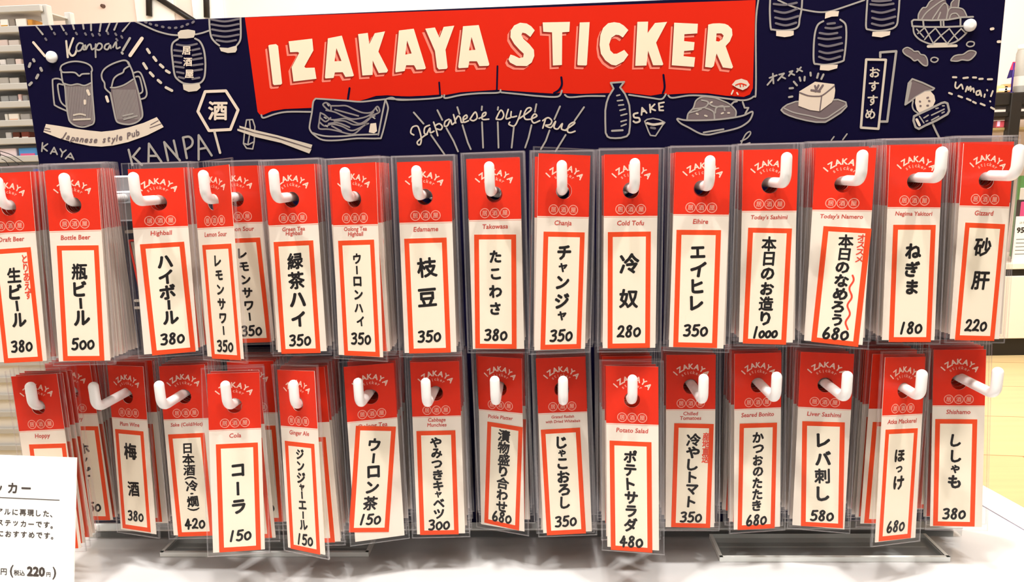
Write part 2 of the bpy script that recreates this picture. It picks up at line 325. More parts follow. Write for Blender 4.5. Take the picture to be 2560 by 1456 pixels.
('G', 4, 'line', 4.4, 1, '1420,750 1440,650 1520,560 1560,450 1660,390 1830,400 1950,440 2080,500 2180,600 2180,690|1510,580 1700,550 1750,470 1650,440|1700,560 1830,620 1850,740|1860,640 1880,560 1980,530 2010,600|1750,480 1850,540 2080,540|1450,640 1560,610 1640,580'),
('G', 4, 'script', 5, 0, '1570,650 1590,660|1700,680 1730,690|1960,650 1985,640|2060,640 2080,640|1790,480 1810,470'),
('G', 4, 'line', 5, 1, '1270,730 1420,755 1800,750 2100,720 2300,680 2440,620 2420,720 2350,800 2200,880 1900,950 1750,980 1620,960 1450,870 1320,800 1270,730'), ('G', 4, 'line', 5, 0, '1680,945 1990,895|2100,520 2150,470 2200,460|2290,470 2320,560 2380,560 2330,650'),
('G', 4, 'line', 4, 1, '2260,1140 2290,1060 2340,970 2400,930 2410,970 2350,1040 2260,1080'), ('G', 4, 'line', 5, 0, '2340,1130 2400,1110'),
# lanterns, right
('H', 4, 'line', 5.4, 1, '300,0 295,200 310,460 350,490 540,505 750,455 790,300 820,150 830,0|1180,350 1090,410 1040,560 1020,800 1025,1030 1080,1060 1250,1070 1490,1015 1525,950 1555,700 1560,500 1540,390 1460,325|1910,0 1890,300 1890,460 1940,490 2120,510 2370,445 2420,250 2440,0'),
('H', 4, 'dim', 6.5, 1, '360,65 550,80 740,45|375,180 550,210 760,140|385,290 560,320 770,265|395,385 560,420 730,375|1250,395 1370,382|1215,460 1340,470 1480,440|1120,545 1260,565 1410,545|1100,630 1260,650 1470,620|1110,735 1260,765 1490,715|1115,850 1260,880 1500,830|1110,940 1270,985 1460,935|1990,10 2110,20 2300,0|1960,70 2150,85 2340,60|1985,185 2150,210 2360,155|1990,295 2150,325 2370,275|1985,390 2150,425 2340,380'),
('H', 4, 'line', 5, 1, '430,0 600,80 740,130 850,160 1100,200 1280,190 1450,140 1600,90 1860,0'),
('H', 5, 'cream', 0, 0, '400,510 690,510 690,580 640,600 540,615 400,595|1215,210 1300,180 1440,185 1425,270 1320,275 1205,310|1130,1080 1420,1070 1410,1130 1270,1170 1120,1160|1995,530 2290,515 2280,580 2140,620 1985,600'),
('H', 4, 'line', 5, 0, '290,1290 410,1245|345,1220 355,1380|345,1300 255,1405|450,1235 530,1215 430,1330|490,1270 550,1300|620,1190 670,1175 610,1255|650,1220 700,1240|810,1115 740,1190|750,1140 830,1180'),
# tofu on a dish
('I', 4, 'line', 6, 0, '835,210 840,260|965,225 945,295|1050,240 1015,315|655,290 670,345|740,280 735,340|560,360 610,420|490,470 545,465|480,615 535,605'),
('I', 3, 'fill', 0, 0, '350,830 450,740 590,690 1290,655 1420,700 1435,770 1340,870 1080,1030 930,1030 600,960 400,880'),
('I', 4, 'line', 4.5, 0, '350,830 380,790 450,740 590,690 1200,660 1290,655 1420,700 1435,770 1340,870 1200,960 1080,1030 930,1030 760,1000 600,960 480,920 400,880 350,830'), ('I', 4, 'line', 4, 1, '400,800 560,870 800,920 1060,970 1230,880 1430,740'),
('I', 6, 'cream', 0, 0, '650,520 910,360 1230,400 1245,500 1230,620 1190,700 990,850 830,830 635,760'), ('I', 7, 'fill', 3.5, 1, '660,540 800,590 930,600 1040,580 1230,430|1020,600 990,840'),
('I', 7, 'fill', 6, 0, '910,430 930,490|970,420 920,520|1040,420 970,520|850,500 990,520'),
# pair of upright signs
('I', 4, 'line', 7, 0, '1990,-50 1990,-125 2255,-145 2105,1020 1990,1020'), ('I', 4, 'script', 7, 0, '1758,-8 2083,-3 1960,1140 1670,1120 1758,-8'), ('I', 4, 'line', 4, 0, '1180,1330 1225,1270|1370,1320 1440,1225'),
# basket of beans
('J', 3, 'fill', 0, 0, '530,390 540,280 620,160 690,130 780,20 840,-20 1080,-20 1100,60 1190,150 1200,60 1260,-10 1360,-10 1340,150 1450,200 1510,330 1380,350 1130,400 600,410|230,1000 310,960 400,1000 450,1040 530,1040 580,1100 660,1120 710,1200 715,1320 640,1320 560,1250 520,1210 450,1230 380,1170 280,1110 225,1050|1190,1220 1250,1140 1340,1110 1440,1100 1550,1030 1650,1030 1700,1070 1640,1160 1550,1220 1420,1210 1330,1235 1250,1235'),
('J', 4, 'line', 4, 1, '530,390 540,280 620,160 690,150 760,40 840,-10|600,390 700,250 940,60 1080,-10|820,380 1000,120 1090,70 1130,200 1100,380|1130,240 1190,160 1350,160 1450,200 1510,320|1190,150 1200,60 1260,-10|1340,150 1360,-10|930,380 980,250|1160,380 1200,290 1300,270 1360,340'),
('J', 4, 'line', 4, 1, '230,1000 310,960 400,1000 450,1040 530,1040 580,1100 660,1120 710,1200 715,1320 640,1320 560,1250 520,1210 450,1230 380,1170 280,1110 225,1050 230,1000|1190,1220 1250,1140 1340,1110 1440,1100 1550,1030 1650,1030 1700,1070 1640,1160 1550,1220 1420,1210 1330,1235 1250,1235 1190,1220|1590,840 1660,860 1650,920 1570,945 1510,910 1530,860 1590,840|860,1160 930,1190 910,1240 850,1260 790,1230 800,1180 860,1160'),
('J', 4, 'line', 5.2, 0, '400,430 440,400 800,410 1130,400 1400,350 1640,340|400,430 410,520|410,530 700,545 1100,545 1440,530|630,420 640,530|985,420 990,530|1040,420 1045,530|1385,380 1385,510'),
('J', 4, 'line', 5, 1, '430,540 450,680 560,800 740,880 840,900|1140,900 1300,840 1420,750 1510,660'), ('J', 4, 'script', 8, 0, '730,940 1300,925|830,895 1130,890'),
('J', 4, 'line', 4, 0, '520,680 660,560 740,700 830,870|660,800 740,700 880,570 990,720 1110,870|840,870 990,720 1160,580 1260,720 1330,800|1130,870 1260,720 1400,580 1480,660|500,590 640,750'),
('J', 4, 'cream', 8, 0, '2005,588 2045,580|2145,845 2185,842'),
# skewer
('K', 3, 'fill', 0, 0, '310,240 380,195 760,370 620,420 430,530 330,610 240,670'), ('K', 4, 'line', 5, 0, '240,670 300,280 370,200 560,270 770,370 740,400 600,430 430,530 330,610 240,670'), ('K', 4, 'line', 7, 0, '265,620 340,270'),
('K', 6, 'cream', 0, 0, '430,530 600,430 700,420 770,500 790,600 750,690 620,780 500,820 450,760 420,640'), ('K', 5, 'line', 4.5, 1, '385,600 370,690 400,770 470,820'),
('K', 7, 'fill', 5, 0, '640,545 660,538|670,598 685,602|505,608 515,612|640,685 660,682|515,690 525,690'),
('K', 8, 'navy', 0, 0, '400,880 960,630 1010,640 1040,780 1010,840 490,1110 430,1080 390,960'), ('K', 9, 'line', 6.5, 0, '400,880 680,750 900,640 960,625 1010,645 1040,780 1010,840 800,960 600,1050 490,1110 430,1080 390,960 400,880'),
('K', 9, 'cream', 8, 0, '450,940 500,1040'), ('K', 9, 'line', 4, 0, '500,880 580,1000|580,910 660,860|720,860 950,750|720,950 850,880|800,740 840,730|920,690 950,690|910,820 950,800|620,970 650,960'), ('K', 4, 'line', 6, 0, '740,1020 800,1150 870,1290'),
('K', 4, 'script', 5, 1, '1160,260 1150,340 1190,370 1260,300 1290,380|1340,430 1370,340 1390,390|1390,400 1430,340 1430,420|1430,410 1480,370 1490,440|1600,410 1540,430 1540,490 1590,480 1605,420 1625,510|1690,480 1680,530|1730,400 1735,412|1835,420 1800,515|1785,605 1790,612'),
('K', 4, 'script', 6, 0, '1110,168 1170,170|1300,185 1380,175|1475,173 1530,175|1590,200 1650,197|1745,207 1820,205|1040,455 1090,475|1210,510 1275,535|1365,560 1430,590|1475,615 1525,640|1615,650 1685,680|1805,720 1860,750'),
# the printed sample strip lower on the board, seen between the packs
('Z', 4, 'red', 6, 0, '322,602 352,738'), ('Z', 4, 'red', 6, 0, '322,602 360,600'), ('Z', 5, 'script', 0, 0, '327,606 372,604 378,733 354,735'), ('Z', 4, 'script', 10, 0, '316,580 340,578'), ('Z', 4, 'script', 8, 0, '338,752 360,752|338,770 360,770'),
]
BANNER = 'P:40,150 145,925 165,950|E:110,745 250,685 450,650 880,632|E:1500,560 1750,490 1900,442 2080,432 2300,447 2532,452|M:200,1315 500,1330 800,1320 1060,1300 1140,1310 1400,1262 1700,1242 1990,1222|Q:30,745 200,757 350,767 480,775 545,765 560,772 700,777 920,770 1080,767 1280,792 1370,777 1420,782 1600,772 1750,772 1900,792 2050,802 2100,782 2125,730 2140,200 2148,0'
TITLE = [('L', '205,490 225,478 330,465 365,495 432,1115 415,1135 300,1145 280,1125'),
 ('L', '540,420 930,375 950,570 800,840 820,860 970,855 1000,1040 620,1085 590,850 715,610 690,595 565,600'),
 ('L', '1190,370 1420,325 1620,985 1600,1000 1480,1010 1435,930 1305,935 1285,1025 1150,1035 1140,1015|1330,530 1415,745 1300,750'),
 ('L', '1690,300 1850,280 1875,465 1965,285 2135,255 2025,590 2185,900 2165,935 2030,945 1930,735 1930,975 1760,985'),
 ('M', '380,240 625,210 825,860 810,880 670,890 630,815 500,815 475,910 325,935 320,900|515,405 590,620 485,640'),
 ('M', '815,210 975,190 1050,360 1120,180 1295,160 1150,560 1185,850 1170,875 1040,885 1010,850 975,580'),
 ('M', '1440,170 1700,150 1875,800 1860,825 1710,830 1670,750 1545,750 1525,855 1370,865 1360,840|1580,345 1645,560 1540,570'),
 ('N', '705,335 640,260 560,210 440,195 330,245 268,340 262,460 330,580 430,690 505,760 495,825 420,840 330,795 265,775 225,860 255,920 370,980 560,985 650,920 698,800 690,690 610,590 500,490 462,420 480,375 540,390 625,455'),
 ('N', '850,190 1345,180 1335,360 1205,370 1200,965 1035,975 1020,370 860,360'), ('N', '1525,190 1705,185 1655,960 1640,975 1490,970 1480,950'),
 ('N', '2409,330 2309,465 2240,420 2180,415 2100,470 2060,590 2080,700 2140,760 2200,760 2270,725 2334,690 2409,780 2324,900 2184,975 2100,960 1990,880 1910,760 1885,600 1900,420 1950,290 2040,205 2150,185 2250,200 2330,250'),
 ('O', '390,180 585,175 575,385 710,200 930,180 730,560 860,950 845,970 675,970 585,705 555,975 350,980'),
 ('O', '1060,195 1490,215 1480,390 1245,405 1240,530 1430,550 1415,695 1240,710 1230,805 1440,825 1420,1000 1015,970'),
 ('O', '1680,230 1760,210 1880,205 1980,215 2040,240 2110,310 2120,420 2070,540 1995,620 2130,1000 2110,1030 1945,1010 1830,755 1780,985 1740,1015 1620,1000|1830,390 1920,390 1960,430 1930,500 1870,540 1820,530')]

CLEAR_TXT = [('酒', 'D', 1225, 350, 50, 4, 'cream', .03), ('居', 'C', 925, 610, 23, 6, 'cream', .03), ('酒', 'C', 945, 790, 23, 6, 'cream', .03), ('屋', 'C', 970, 980, 23, 6, 'cream', .03),
             ('お', 'I', 1900, 205, 29, 5, 'script', .03), ('す', 'I', 1885, 435, 29, 5, 'script', .03), ('す', 'I', 1865, 670, 29, 5, 'script', .03), ('め', 'I', 1825, 895, 29, 5, 'script', .03)]

def make_panel():
    p = thing('sticker_display', 'tall navy display board headed IZAKAYA STICKER, with chalk-style drawings of pub food', 'display board', (-0.0546, 0.092, 0.75))
    def tolocal(o):
        o.parent = p; o.matrix_parent_inverse = Matrix.Translation((0.0546, -0.092, -0.75)); return o
    TL, TR = at(44, 66, Yp), at(2516, -16, Yp)
    mb = MB(); mb.cbox((TL.x, Yp, 0.7515), (TR.x, Yp + 0.006, TL.z), 0.0006)
    tolocal(mb.build('board', M['navy']))
    # cloth banner shape
    pts = []
    for q in BANNER.split('|'):
        k, t = q.split(':'); pts += sheet(k, t)[0]
    pts = [(612, 43)] + pts[1:]
    zt = TL.z - 0.0004
    mb = MB(); L0 = board_pt(0)
    def clip(a, b, k=0):
        v = L0(a, b); v.z = min(v.z, zt); return v
    mb.tris([pts], clip); tolocal(mb.build('red_banner', M['banner']))
    mb = MB()
    for k, t in TITLE:
        loops = sheet(k, t)
        mb.tris([[(x - 8, y + 9.5) for x, y in l] for l in loops], board_pt(1), 0)
        mb.tris([[(x - 3.6, y + 4.2) for x, y in l] for l in loops], board_pt(2), 1)
    tolocal(mb.build('title_shadow', [M['pink'], M['gap']]))
    mb = MB()
    for k, t in TITLE: mb.tris(sheet(k, t), board_pt(3))
    tolocal(mb.build('title_lettering', M['cream']))
    mb = MB(); idx = {n: i for i, n in enumerate(INK)}
    for k, layer, m, wd, sm, txt in ART:
        to3 = board_pt(layer + 1)
        def T3(a, b, k=0, f=to3):
            v = f(a, b, k); v.z = min(v.z, zt); v.x = max(min(v.x, TR.x - .0003), TL.x + .0003); return v
        for pts in sheet(k, txt):
            if wd == 0: mb.tris([pts], T3, idx[m])
            else: stroke(mb, smooth_pts(pts) if sm else pts, wd * .86, T3, idx[m])
    # hatching of the beer, in fine upright lines
    for k, x0, x1, y0, y1, sl in (('B', 400, 730, 400, 840, 0.06), ('B', 1000, 1290, 440, 820, 0.16)):
        n = 17
        for i in range(n):
            x = x0 + (x1 - x0) * i / (n - 1)
            for q in sheet(k, '%f,%f %f,%f' % (x, y0, x + sl * (y1 - y0), y1)): stroke(mb, q, 1.3, board_pt(4.5), idx['line'])
    for t, k, a, b, size, layer, m, bold in CLEAR_TXT:
        x0, y0, s = SHEET[k]; f = board_pt(layer + 1)
        put_text(mb, t, lambda x, y, k: f(x, -y, k), x0 + a / s, -(y0 + b / s), size, bold=bold, m=idx[m])
    # words on the ribbon, following its bend
    path = smooth_pts(sheet('B', '330,1030 480,1065 650,1088 820,1092 1000,1075 1180,1040 1350,985')[0], 12)
    seg = [0]
    for a, b in zip(path, path[1:]): seg.append(seg[-1] + math.hypot(b[0] - a[0], b[1] - a[1]))
    word = 'Japanese style Pub'; f = board_pt(6)
    adv = [0.55 if c == ' ' else (0.36 if c in 'l' else 0.62) for c in word]; tot = sum(adv); acc = 0
    for c, ad in zip(word, adv):
        d = (acc + ad / 2) / tot * seg[-1]; acc += ad
        if c == ' ': continue
        j = max(i for i in range(len(seg) - 1) if seg[i] <= d); t = (d - seg[j]) / (seg[j + 1] - seg[j])
        a, b = path[j], path[j + 1]
        low = 0 if c in 'JPlbt' else (2.0 if c not in 'py' else 5.5)
        put_text(mb, c, lambda x, y, k: f(x, -y, k), a[0] + (b[0] - a[0]) * t, -(a[1] + (b[1] - a[1]) * t + low), 21, rot=-math.atan2(b[1] - a[1], b[0] - a[0]), shear=.3, bold=.02, m=idx['fill'])
    tolocal(mb.build('line_drawing', [M['chalk' if n == 'cream' else n] for n in INK]))
    # round caps of the two screws
    for px, py in ((131, 143), (2423, 64)):
        c = at(px, py, Yp); mb = MB()
        mb.tube([c, c + Vector((0, -.0018, 0)), c + Vector((0, -.0030, 0)), c + Vector((0, -.0034, 0))], [.0052, .0052, .0042, .0020], 20)
        tolocal(mb.build('screw_cap', M['hook']))
    # steel rail at the left end of the upper hooks
    mb = MB(); mb.cbox((TL.x + .002, Yp - .010, 1.072), (-.372, Yp - .0002, 1.114), .0015)
    mb.cbox((TL.x + .002, Yp - .016, 1.089), (-.372, Yp - .0102, 1.100), .0015)
    tolocal(mb.build('hook_rail', M['metal']))
    # clear strip along the foot of the board, and the two clear feet
    mb = MB(); mb.box((TL.x, Yp - .012, .7515), (TR.x, Yp - .0004, .7600), 0)
    mb.box((TL.x, Yp - .0125, .7592), (TR.x, Yp - .0003, .7606), 1)
    tolocal(mb.build('acrylic_strip', [M['acrylic'], M['acrylic_edge_glow']]))
    for x0, x1, y0 in ((-.3915, -.1875, .0455), (.1400, .3445, .0370)):
        mb = MB(); t = .0046; z = .7503; e = .0030; y1 = Yp - .0130
        mb.poly([(x0, y0, z + t), (x1, y0, z + t), (x1, y1, z + t), (x0, y1, z + t)], 0); mb.poly([(x0, y0, z), (x0, y1, z), (x1, y1, z), (x1, y0, z)], 0)
        for a, b in (((x0, y0), (x1, y0)), ((x1, y0), (x1, y1)), ((x1, y1), (x0, y1)), ((x0, y1), (x0, y0))):
            mb.poly([a + (z,), b + (z,), b + (z + t,), a + (z + t,)], 1)
        for a, b in (((x0, y0), (x1, y0 + e)), ((x0, y0), (x0 + e, y1)), ((x1 - e, y0), (x1, y1))):
            mb.poly([(a[0], a[1], z + t + .00005), (b[0], a[1], z + t + .00005), (b[0], b[1], z + t + .00005), (a[0], b[1], z + t + .00005)], 1)  # rim strips along the top, painted white for the edge glow
        tolocal(mb.build('acrylic_foot', [M['acrylic'], M['acrylic_edge_glow']]))
    return p

# ------------------------------------------------------------------ hooks and sticker packs
# x, depth (m), hole height; roll, yaw, swing (deg); sticker offset x, rotation; handwriting ...
HW, HT, HH, HB = 0.0216, 0.0284, 0.0204, 0.1279          # card: half width, top, header bottom (below hole), bottom
SW, SH, SCZ = 0.03473, 0.09496, -0.0805                   # sticker size and its centre below the hole
mm = 0.001
# key: hook, row, x, y, z, roll, yaw, pitch, sticker dx, dz, rot | words, size mm, from, to, price, price pos, caption, plain name, side note
PACKS = [
 ('draft beer', 0, 0, -454.0, 5.8, -25.5, -1.6, -2.4, -6.8, 0.1, -81.0, -1.0, '生ビール', 15, .16, .70, '380', .86, 'Draft Beer', ('とりあえず', .06, .45)),
 ('bottle beer', 1, 0, -395.8, 1.6, -24.9, -0.1, 1.2, -6.5, 0.5, -80.1, 1.0, '瓶ビール', 15.5, .15, .70, '500', .853, 'Bottle Beer', None),
 ('highball', 2, 0, -338.5, 25.6, -25.6, 0.3, 14.3, -5.9, 1.1, -81.4, -1.2, 'ハイボール', 15, .10, .74, '380', .865, 'Highball', None),
 ('lemon sour', 3, 0, -281.5, 5.7, -25.5, -3.0, -24.9, -4.5, 1.0, -81.7, -0.6, 'レモンサワー', 11.5, .08, .79, '350', .885, 'Lemon Sour', None),
 ('green tea highball', 4, 0, -223.5, 23.4, -26.1, -1.5, -3.9, -5.6, -1.0, -81.8, 0.1, '緑茶ハイ', 16.5, .09, .775, '350', .883, 'Green Tea\nHighball', None),
 ('oolong highball', 5, 0, -166.5, 8.0, -26.5, -1.6, -19.5, -5.2, 0.9, -80.3, -0.8, 'ウーロンハイ', 10.5, .10, .755, '350', .85, 'Oolong Tea\nHighball', None),
 ('edamame', 6, 0, -110.4, 14.7, -26.4, 0.1, 1.4, -5.0, -0.6, -80.8, -0.2, '枝豆', 18.5, .165, .60, '350', .855, 'Edamame', None),
 ('octopus wasabi', 7, 0, -54.3, 21.2, -26.2, -0.2, -3.0, -4.7, -1.2, -80.1, 1.1, 'たこわさ', 13, .115, .72, '380', .88, 'Takowasa', None),
 ('chanja', 8, 0, 1.9, 9.2, -24.3, 3.8, 17.6, -3.9, 0.9, -80.1, 0.3, 'チャンジャ', 14, .095, .76, '350', .883, 'Chanja', None),
 ('cold tofu', 9, 0, 55.6, 15.8, -25.7, 1.4, 3.7, -4.6, -0.6, -80.5, -0.4, '冷奴', 18, .185, .655, '280', .855, 'Cold Tofu', None),
 ('ray fin', 10, 0, 111.4, 14.4, -25.8, 1.8, -3.2, -5.4, -1.1, -80.2, -0.3, 'エイヒレ', 15, .115, .69, '350', .855, 'Eihire', None),
 ('sashimi of the day', 11, 0, 168.3, 26.8, -25.2, 1.1, -1.1, -6.2, -0.1, -81.8, 1.3, '本日のお造り', 13.5, .07, .84, '1000', .90, "Today's Sashimi", None),
 ('namero of the day', 12, 0, 225.1, 23.5, -25.8, 0.8, -19.7, -6.4, 3.0, -81.6, 2.2, '本日のなめろう', 12.5, .06, .845, '680', .91, "Today's Namero", ('オススメ', .05, .29)),
 ('negima', 13, 0, 283.3, 28.5, -25.5, 2.2, 4.3, -6.7, 1.0, -81.9, -0.2, 'ねぎま', 15, .145, .605, '180', .88, 'Negima Yakitori', None),
 ('gizzard', 14, 0, 338.9, 29.1, -26.0, 3.3, 8.8, -5.5, 0.6, -81.6, 1.1, '砂肝', 18, .115, .57, '220', .872, 'Gizzard', None),
 ('hoppy', 0, 1, -456.1, 5.3, -197.9, -3.6, -3.2, -5.2, 2.7, -80.3, 1.1, 'ホッピー', 13, .16, .66, '350', .86, 'Hoppy', None),
 ('plum wine', 1, 1, -398.8, 40.7, -201.4, -2.5, -16.8, -5.6, -1.3, -78.9, 0.4, '梅酒', 17, .13, .665, '380', .86, 'Plum Wine', None),
 ('sake', 2, 1, -341.4, 33.6, -199.6, -2.3, -2.4, -7.0, -0.4, -81.4, -0.7, '日本酒(冷・燗)', 13, .09, .76, '420', .88, 'Sake (Cold/Hot)', None),
 ('cola', 3, 1, -284.2, 9.4, -200.1, 1.9, 10.5, -7.6, 1.1, -80.4, 0.1, 'コーラ', 15, .15, .685, '150', .855, 'Cola', None),
 ('ginger ale', 4, 1, -228.3, 8.6, -198.6, -5.4, -25.6, -7.3, -0.5, -80.9, 0.4, 'ジンジャーエール', 11.5, .055, .81, '150', .893, 'Ginger Ale', None),
 ('oolong tea', 5, 1, -169.5, 27.0, -199.8, 0.2, 14.9, -7.1, -3.2, -73.6, 7.3, 'ウーロン茶', 14.5, .10, .80, '150', .88, 'Oolong Tea', None),
 ('cabbage', 6, 1, -113.1, 34.2, -199.9, -0.1, 2.1, -6.5, -1.3, -81.0, 0.2, 'やみつきキャベツ', 12, .06, .85, '300', .905, 'Cabbage\nMunchies', None),
 ('pickle platter', 7, 1, -56.6, 43.0, -199.3, -1.9, -21.2, -6.1, 1.8, -79.3, 3.1, '漬物盛り合わせ', 13.5, .055, .86, '680', .91, 'Pickle Platter', None),
 ('grated radish', 8, 1, -1.8, 37.0, -198.7, -1.0, 1.8, -8.1, -1.8, -82.2, -0.9, 'じゃこおろし', 13.5, .07, .76, '350', .877, 'Grated Radish\nwith Dried Whitebait', None),
 ('potato salad', 9, 1, 56.2, 9.1, -199.1, -0.8, -9.5, -6.7, -1.4, -82.7, -0.2, 'ポテトサラダ', 13, .075, .82, '480', .914, 'Potato Salad', None),
 ('chilled tomato', 10, 1, 112.1, 43.7, -199.8, 0.7, 0.8, -6.1, 1.8, -80.7, 1.4, '冷やしトマト', 14, .095, .81, '350', .90, 'Chilled\nTomatoes', ('産地直送', .085, .37)),
 ('seared bonito', 11, 1, 170.1, 42.9, -199.1, 1.9, 10.0, -7.3, -0.2, -81.1, 0.9, 'かつおのたたき', 12, .08, .83, '680', .915, 'Seared Bonito', None),
 ('liver sashimi', 12, 1, 226.8, 39.4, -198.6, 1.2, -8.1, -5.6, 1.3, -79.9, -1.9, 'レバ刺し', 16, .09, .765, '580', .892, 'Liver Sashimi', None),
 ('atka mackerel', 13, 1, 284.5, 23.2, -198.8, 5.5, 20.1, -6.5, -0.7, -79.9, 0.6, 'ほっけ', 14, .165, .56, '680', .88, 'Atka Mackerel', None),
 ('smelt', 14, 1, 341.8, 44.1, -199.1, 0.2, -1.8, -7.2, -1.9, -79.9, 0.1, 'ししゃも', 14, .125, .655, '380', .885, 'Shishamo', None)]
HOOKS = {0: [(-455.5, -23.5), (-399.0, -22.3), (-341.8, -23.3), (-284.4, -23.3), (-227.4, -24.0), (-170.2, -24.4), (-113.4, -24.6), (-56.1, -23.2), (0.4, -23.9), (56.6, -24.0), (113.8, -23.6), (171.5, -22.9), (227.9, -22.8), (286.3, -22.2), (342.4, -22.2)],
         1: [(-456.0, -196.9), (-400.3, -197.6), (-342.8, -197.4), (-285.4, -198.2), (-227.1, -198.3), (-172.0, -197.3), (-115.2, -198.1), (-57.6, -197.2), (-1.3, -198.0), (55.4, -197.8), (112.8, -198.0), (171.2, -197.1), (227.1, -197.3), (285.4, -196.8), (344.0, -195.7)]}
Z0 = 0.366 + 0.75
ROD = 0.0041

# hand-drawn numerals in a unit box
DIG = {'0': [[(.5, 1), (.15, .8), (.08, .45), (.25, .1), (.55, .02), (.88, .3), (.9, .65), (.7, .93), (.5, 1)]], '1': [[(.62, 1), (.5, .5), (.4, 0)]],
       '2': [[(.12, .78), (.35, .98), (.72, .95), (.8, .7), (.5, .35), (.08, .06)], [(.08, .06), (.5, .1), (.95, .04)]],
       '3': [[(.1, .92), (.5, 1), (.82, .9), (.7, .65), (.38, .54)], [(.38, .54), (.75, .5), (.88, .28), (.6, .04), (.1, .06)]],
       '4': [[(.5, 1), (.25, .6), (.05, .38), (.5, .36), (.98, .4)], [(.62, .8), (.6, .4), (.55, 0)]],
       '5': [[(.28, .96), (.6, .97), (.92, 1)], [(.28, .96), (.2, .55), (.55, .62), (.85, .45), (.8, .15), (.45, 0), (.1, .06)]],
       '6': [[(.6, 1), (.3, .7), (.12, .3), (.3, .03), (.7, .04), (.88, .28), (.65, .48), (.3, .38), (.15, .2)]],
       '8': [[(.8, .88), (.5, 1), (.22, .82), (.4, .58), (.75, .38), (.75, .1), (.42, 0), (.14, .18), (.3, .45), (.66, .66), (.8, .88)]]}
SMALL = set('ャッゃっ')
def flat(y): return lambda a, b, k=0: (a, y - k, b)

def rect(x0, z0, x1, z1): return [(x0, z0), (x1, z0), (x1, z1), (x0, z1)]
def hole(r, n=24): return [(r * math.cos(2 * math.pi * k / n), r * math.sin(2 * math.pi * k / n)) for k in range(n)]

def sleeve_mesh():
    mb = MB(); x, t, b, e = .0262, .0335, -.1312, .0011; yf, yb = -.0011, .0006
    for y in (yf, yb):
        mb.tris([rect(-x + e, b + e, x - e, t - e), hole(.0062)], flat(y), 0)
    for q in (rect(-x, t - e, x, t), rect(-x, b, x, b + e), rect(-x, b + e, -x + e, t - e), rect(x - e, b + e, x, t - e)):
        mb.poly([(a, yf, c) for a, c in q], 1)
    c = [(-x, b), (x, b), (x, t), (-x, t)]
    for (a0, c0), (a1, c1) in zip(c, c[1:] + c[:1]): mb.poly([(a0, yf, c0), (a1, yf, c1), (a1, yb, c1), (a0, yb, c0)], 1)
    return mb.mesh('sleeve', [M['sleeve'], M['seal']])
def card_mesh():
    mb = MB(); yf, yb = -.0002, .0003; r = .0066
    for y in (yf, yb):
        mb.tris([rect(-HW, -HH, HW, HT), hole(r)], flat(y), 0 if y == yf else 1)
        mb.poly([(a, y, c) for a, c in rect(-HW, -HB, HW, -HH)], 1)
    c = [(-HW, -HB), (HW, -HB), (HW, HT), (-HW, HT)]
    for (a0, c0), (a1, c1) in zip(c, c[1:] + c[:1]): mb.poly([(a0, yf, c0), (a1, yf, c1), (a1, yb, c1), (a0, yb, c0)], 1)
    h = hole(r)
    for (a0, c0), (a1, c1) in zip(h, h[1:] + h[:1]): mb.poly([(a0, yf, c0), (a1, yf, c1), (a1, yb, c1), (a0, yb, c0)], 1)
    return mb.mesh('backing_card', [M['red'], M['white']])
def logo_mesh():
    mb = MB(); f = flat(-.00028)
    for word, R, half, sz, bold, m in (('IZAKAYA', .0180, 49, .0066, .035, 0), ('sticker', .0124, 36, .0040, .03, 1)):
        n = len(word)
        for k, ch in enumerate(word):
            a = math.radians(half - 2 * half * k / (n - 1)); hgt = .0004 if ch in 'tk' else 0
            put_text(mb, ch, f, -(R + hgt) * math.sin(a), (R + hgt) * math.cos(a), sz, rot=a, bold=bold, m=m)
    for k, ch in enumerate('居酒屋'):
        cx, cz = (k - 1) * .0083, -.0150
        for i in range(20):
            a0, a1 = 2 * math.pi * i / 20, 2 * math.pi * (i + 1) / 20
            mb.poly([f(cx + q * math.cos(a), cz + q * math.sin(a)) for q, a in ((.0034, a0), (.0041, a0), (.0041, a1), (.0034, a1))], 1)
        put_text(mb, ch, f, cx, cz, .0047, bold=.02, m=1)
    mb.poly([(a, -.00026, c) for a, c in rect(-HW, -HH - .0010, HW, -HH - .0006)], 1)
    return mb.mesh('header_logo', [M['logo'], M['emblem']])
def sticker_mesh():
    mb = MB(); x, z, b = SW / 2, SH / 2, .0040; yf, yb = -.00055, -.00025
    mb.poly([(a, yf, c) for a, c in rect(-x + b, -z + b, x - b, z - b)], 0)
    for q in (rect(-x, z - b, x, z), rect(-x, -z, x, -z + b), rect(-x, -z + b, -x + b, z - b), rect(x - b, -z + b, x, z - b)): mb.poly([(a, yf, c) for a, c in q], 1)
    c = [(-x, -z), (x, -z), (x, z), (-x, z)]
    for (a0, c0), (a1, c1) in zip(c, c[1:] + c[:1]): mb.poly([(a0, yf, c0), (a1, yf, c1), (a1, yb, c1), (a0, yb, c0)], 0)
    return mb.mesh('sticker', [M['paper'], M['frame']])
def caption_mesh(t):
    mb = MB(); L = t.split('\n'); f = flat(-.00028)
    long_ = max(len(q) for q in L); s = .0053 if len(L) == 1 and long_ < 14 else (.0046 if long_ < 16 else .0035)
    for k, q in enumerate(L):
        fetch([q]); z = -.0260 if len(L) == 1 else (-.0242 - k * .0041)
        put_text(mb, q, f, 0, z, s, shear=.12, bold=.022)
    return mb.mesh('product_name', [M['caption']])

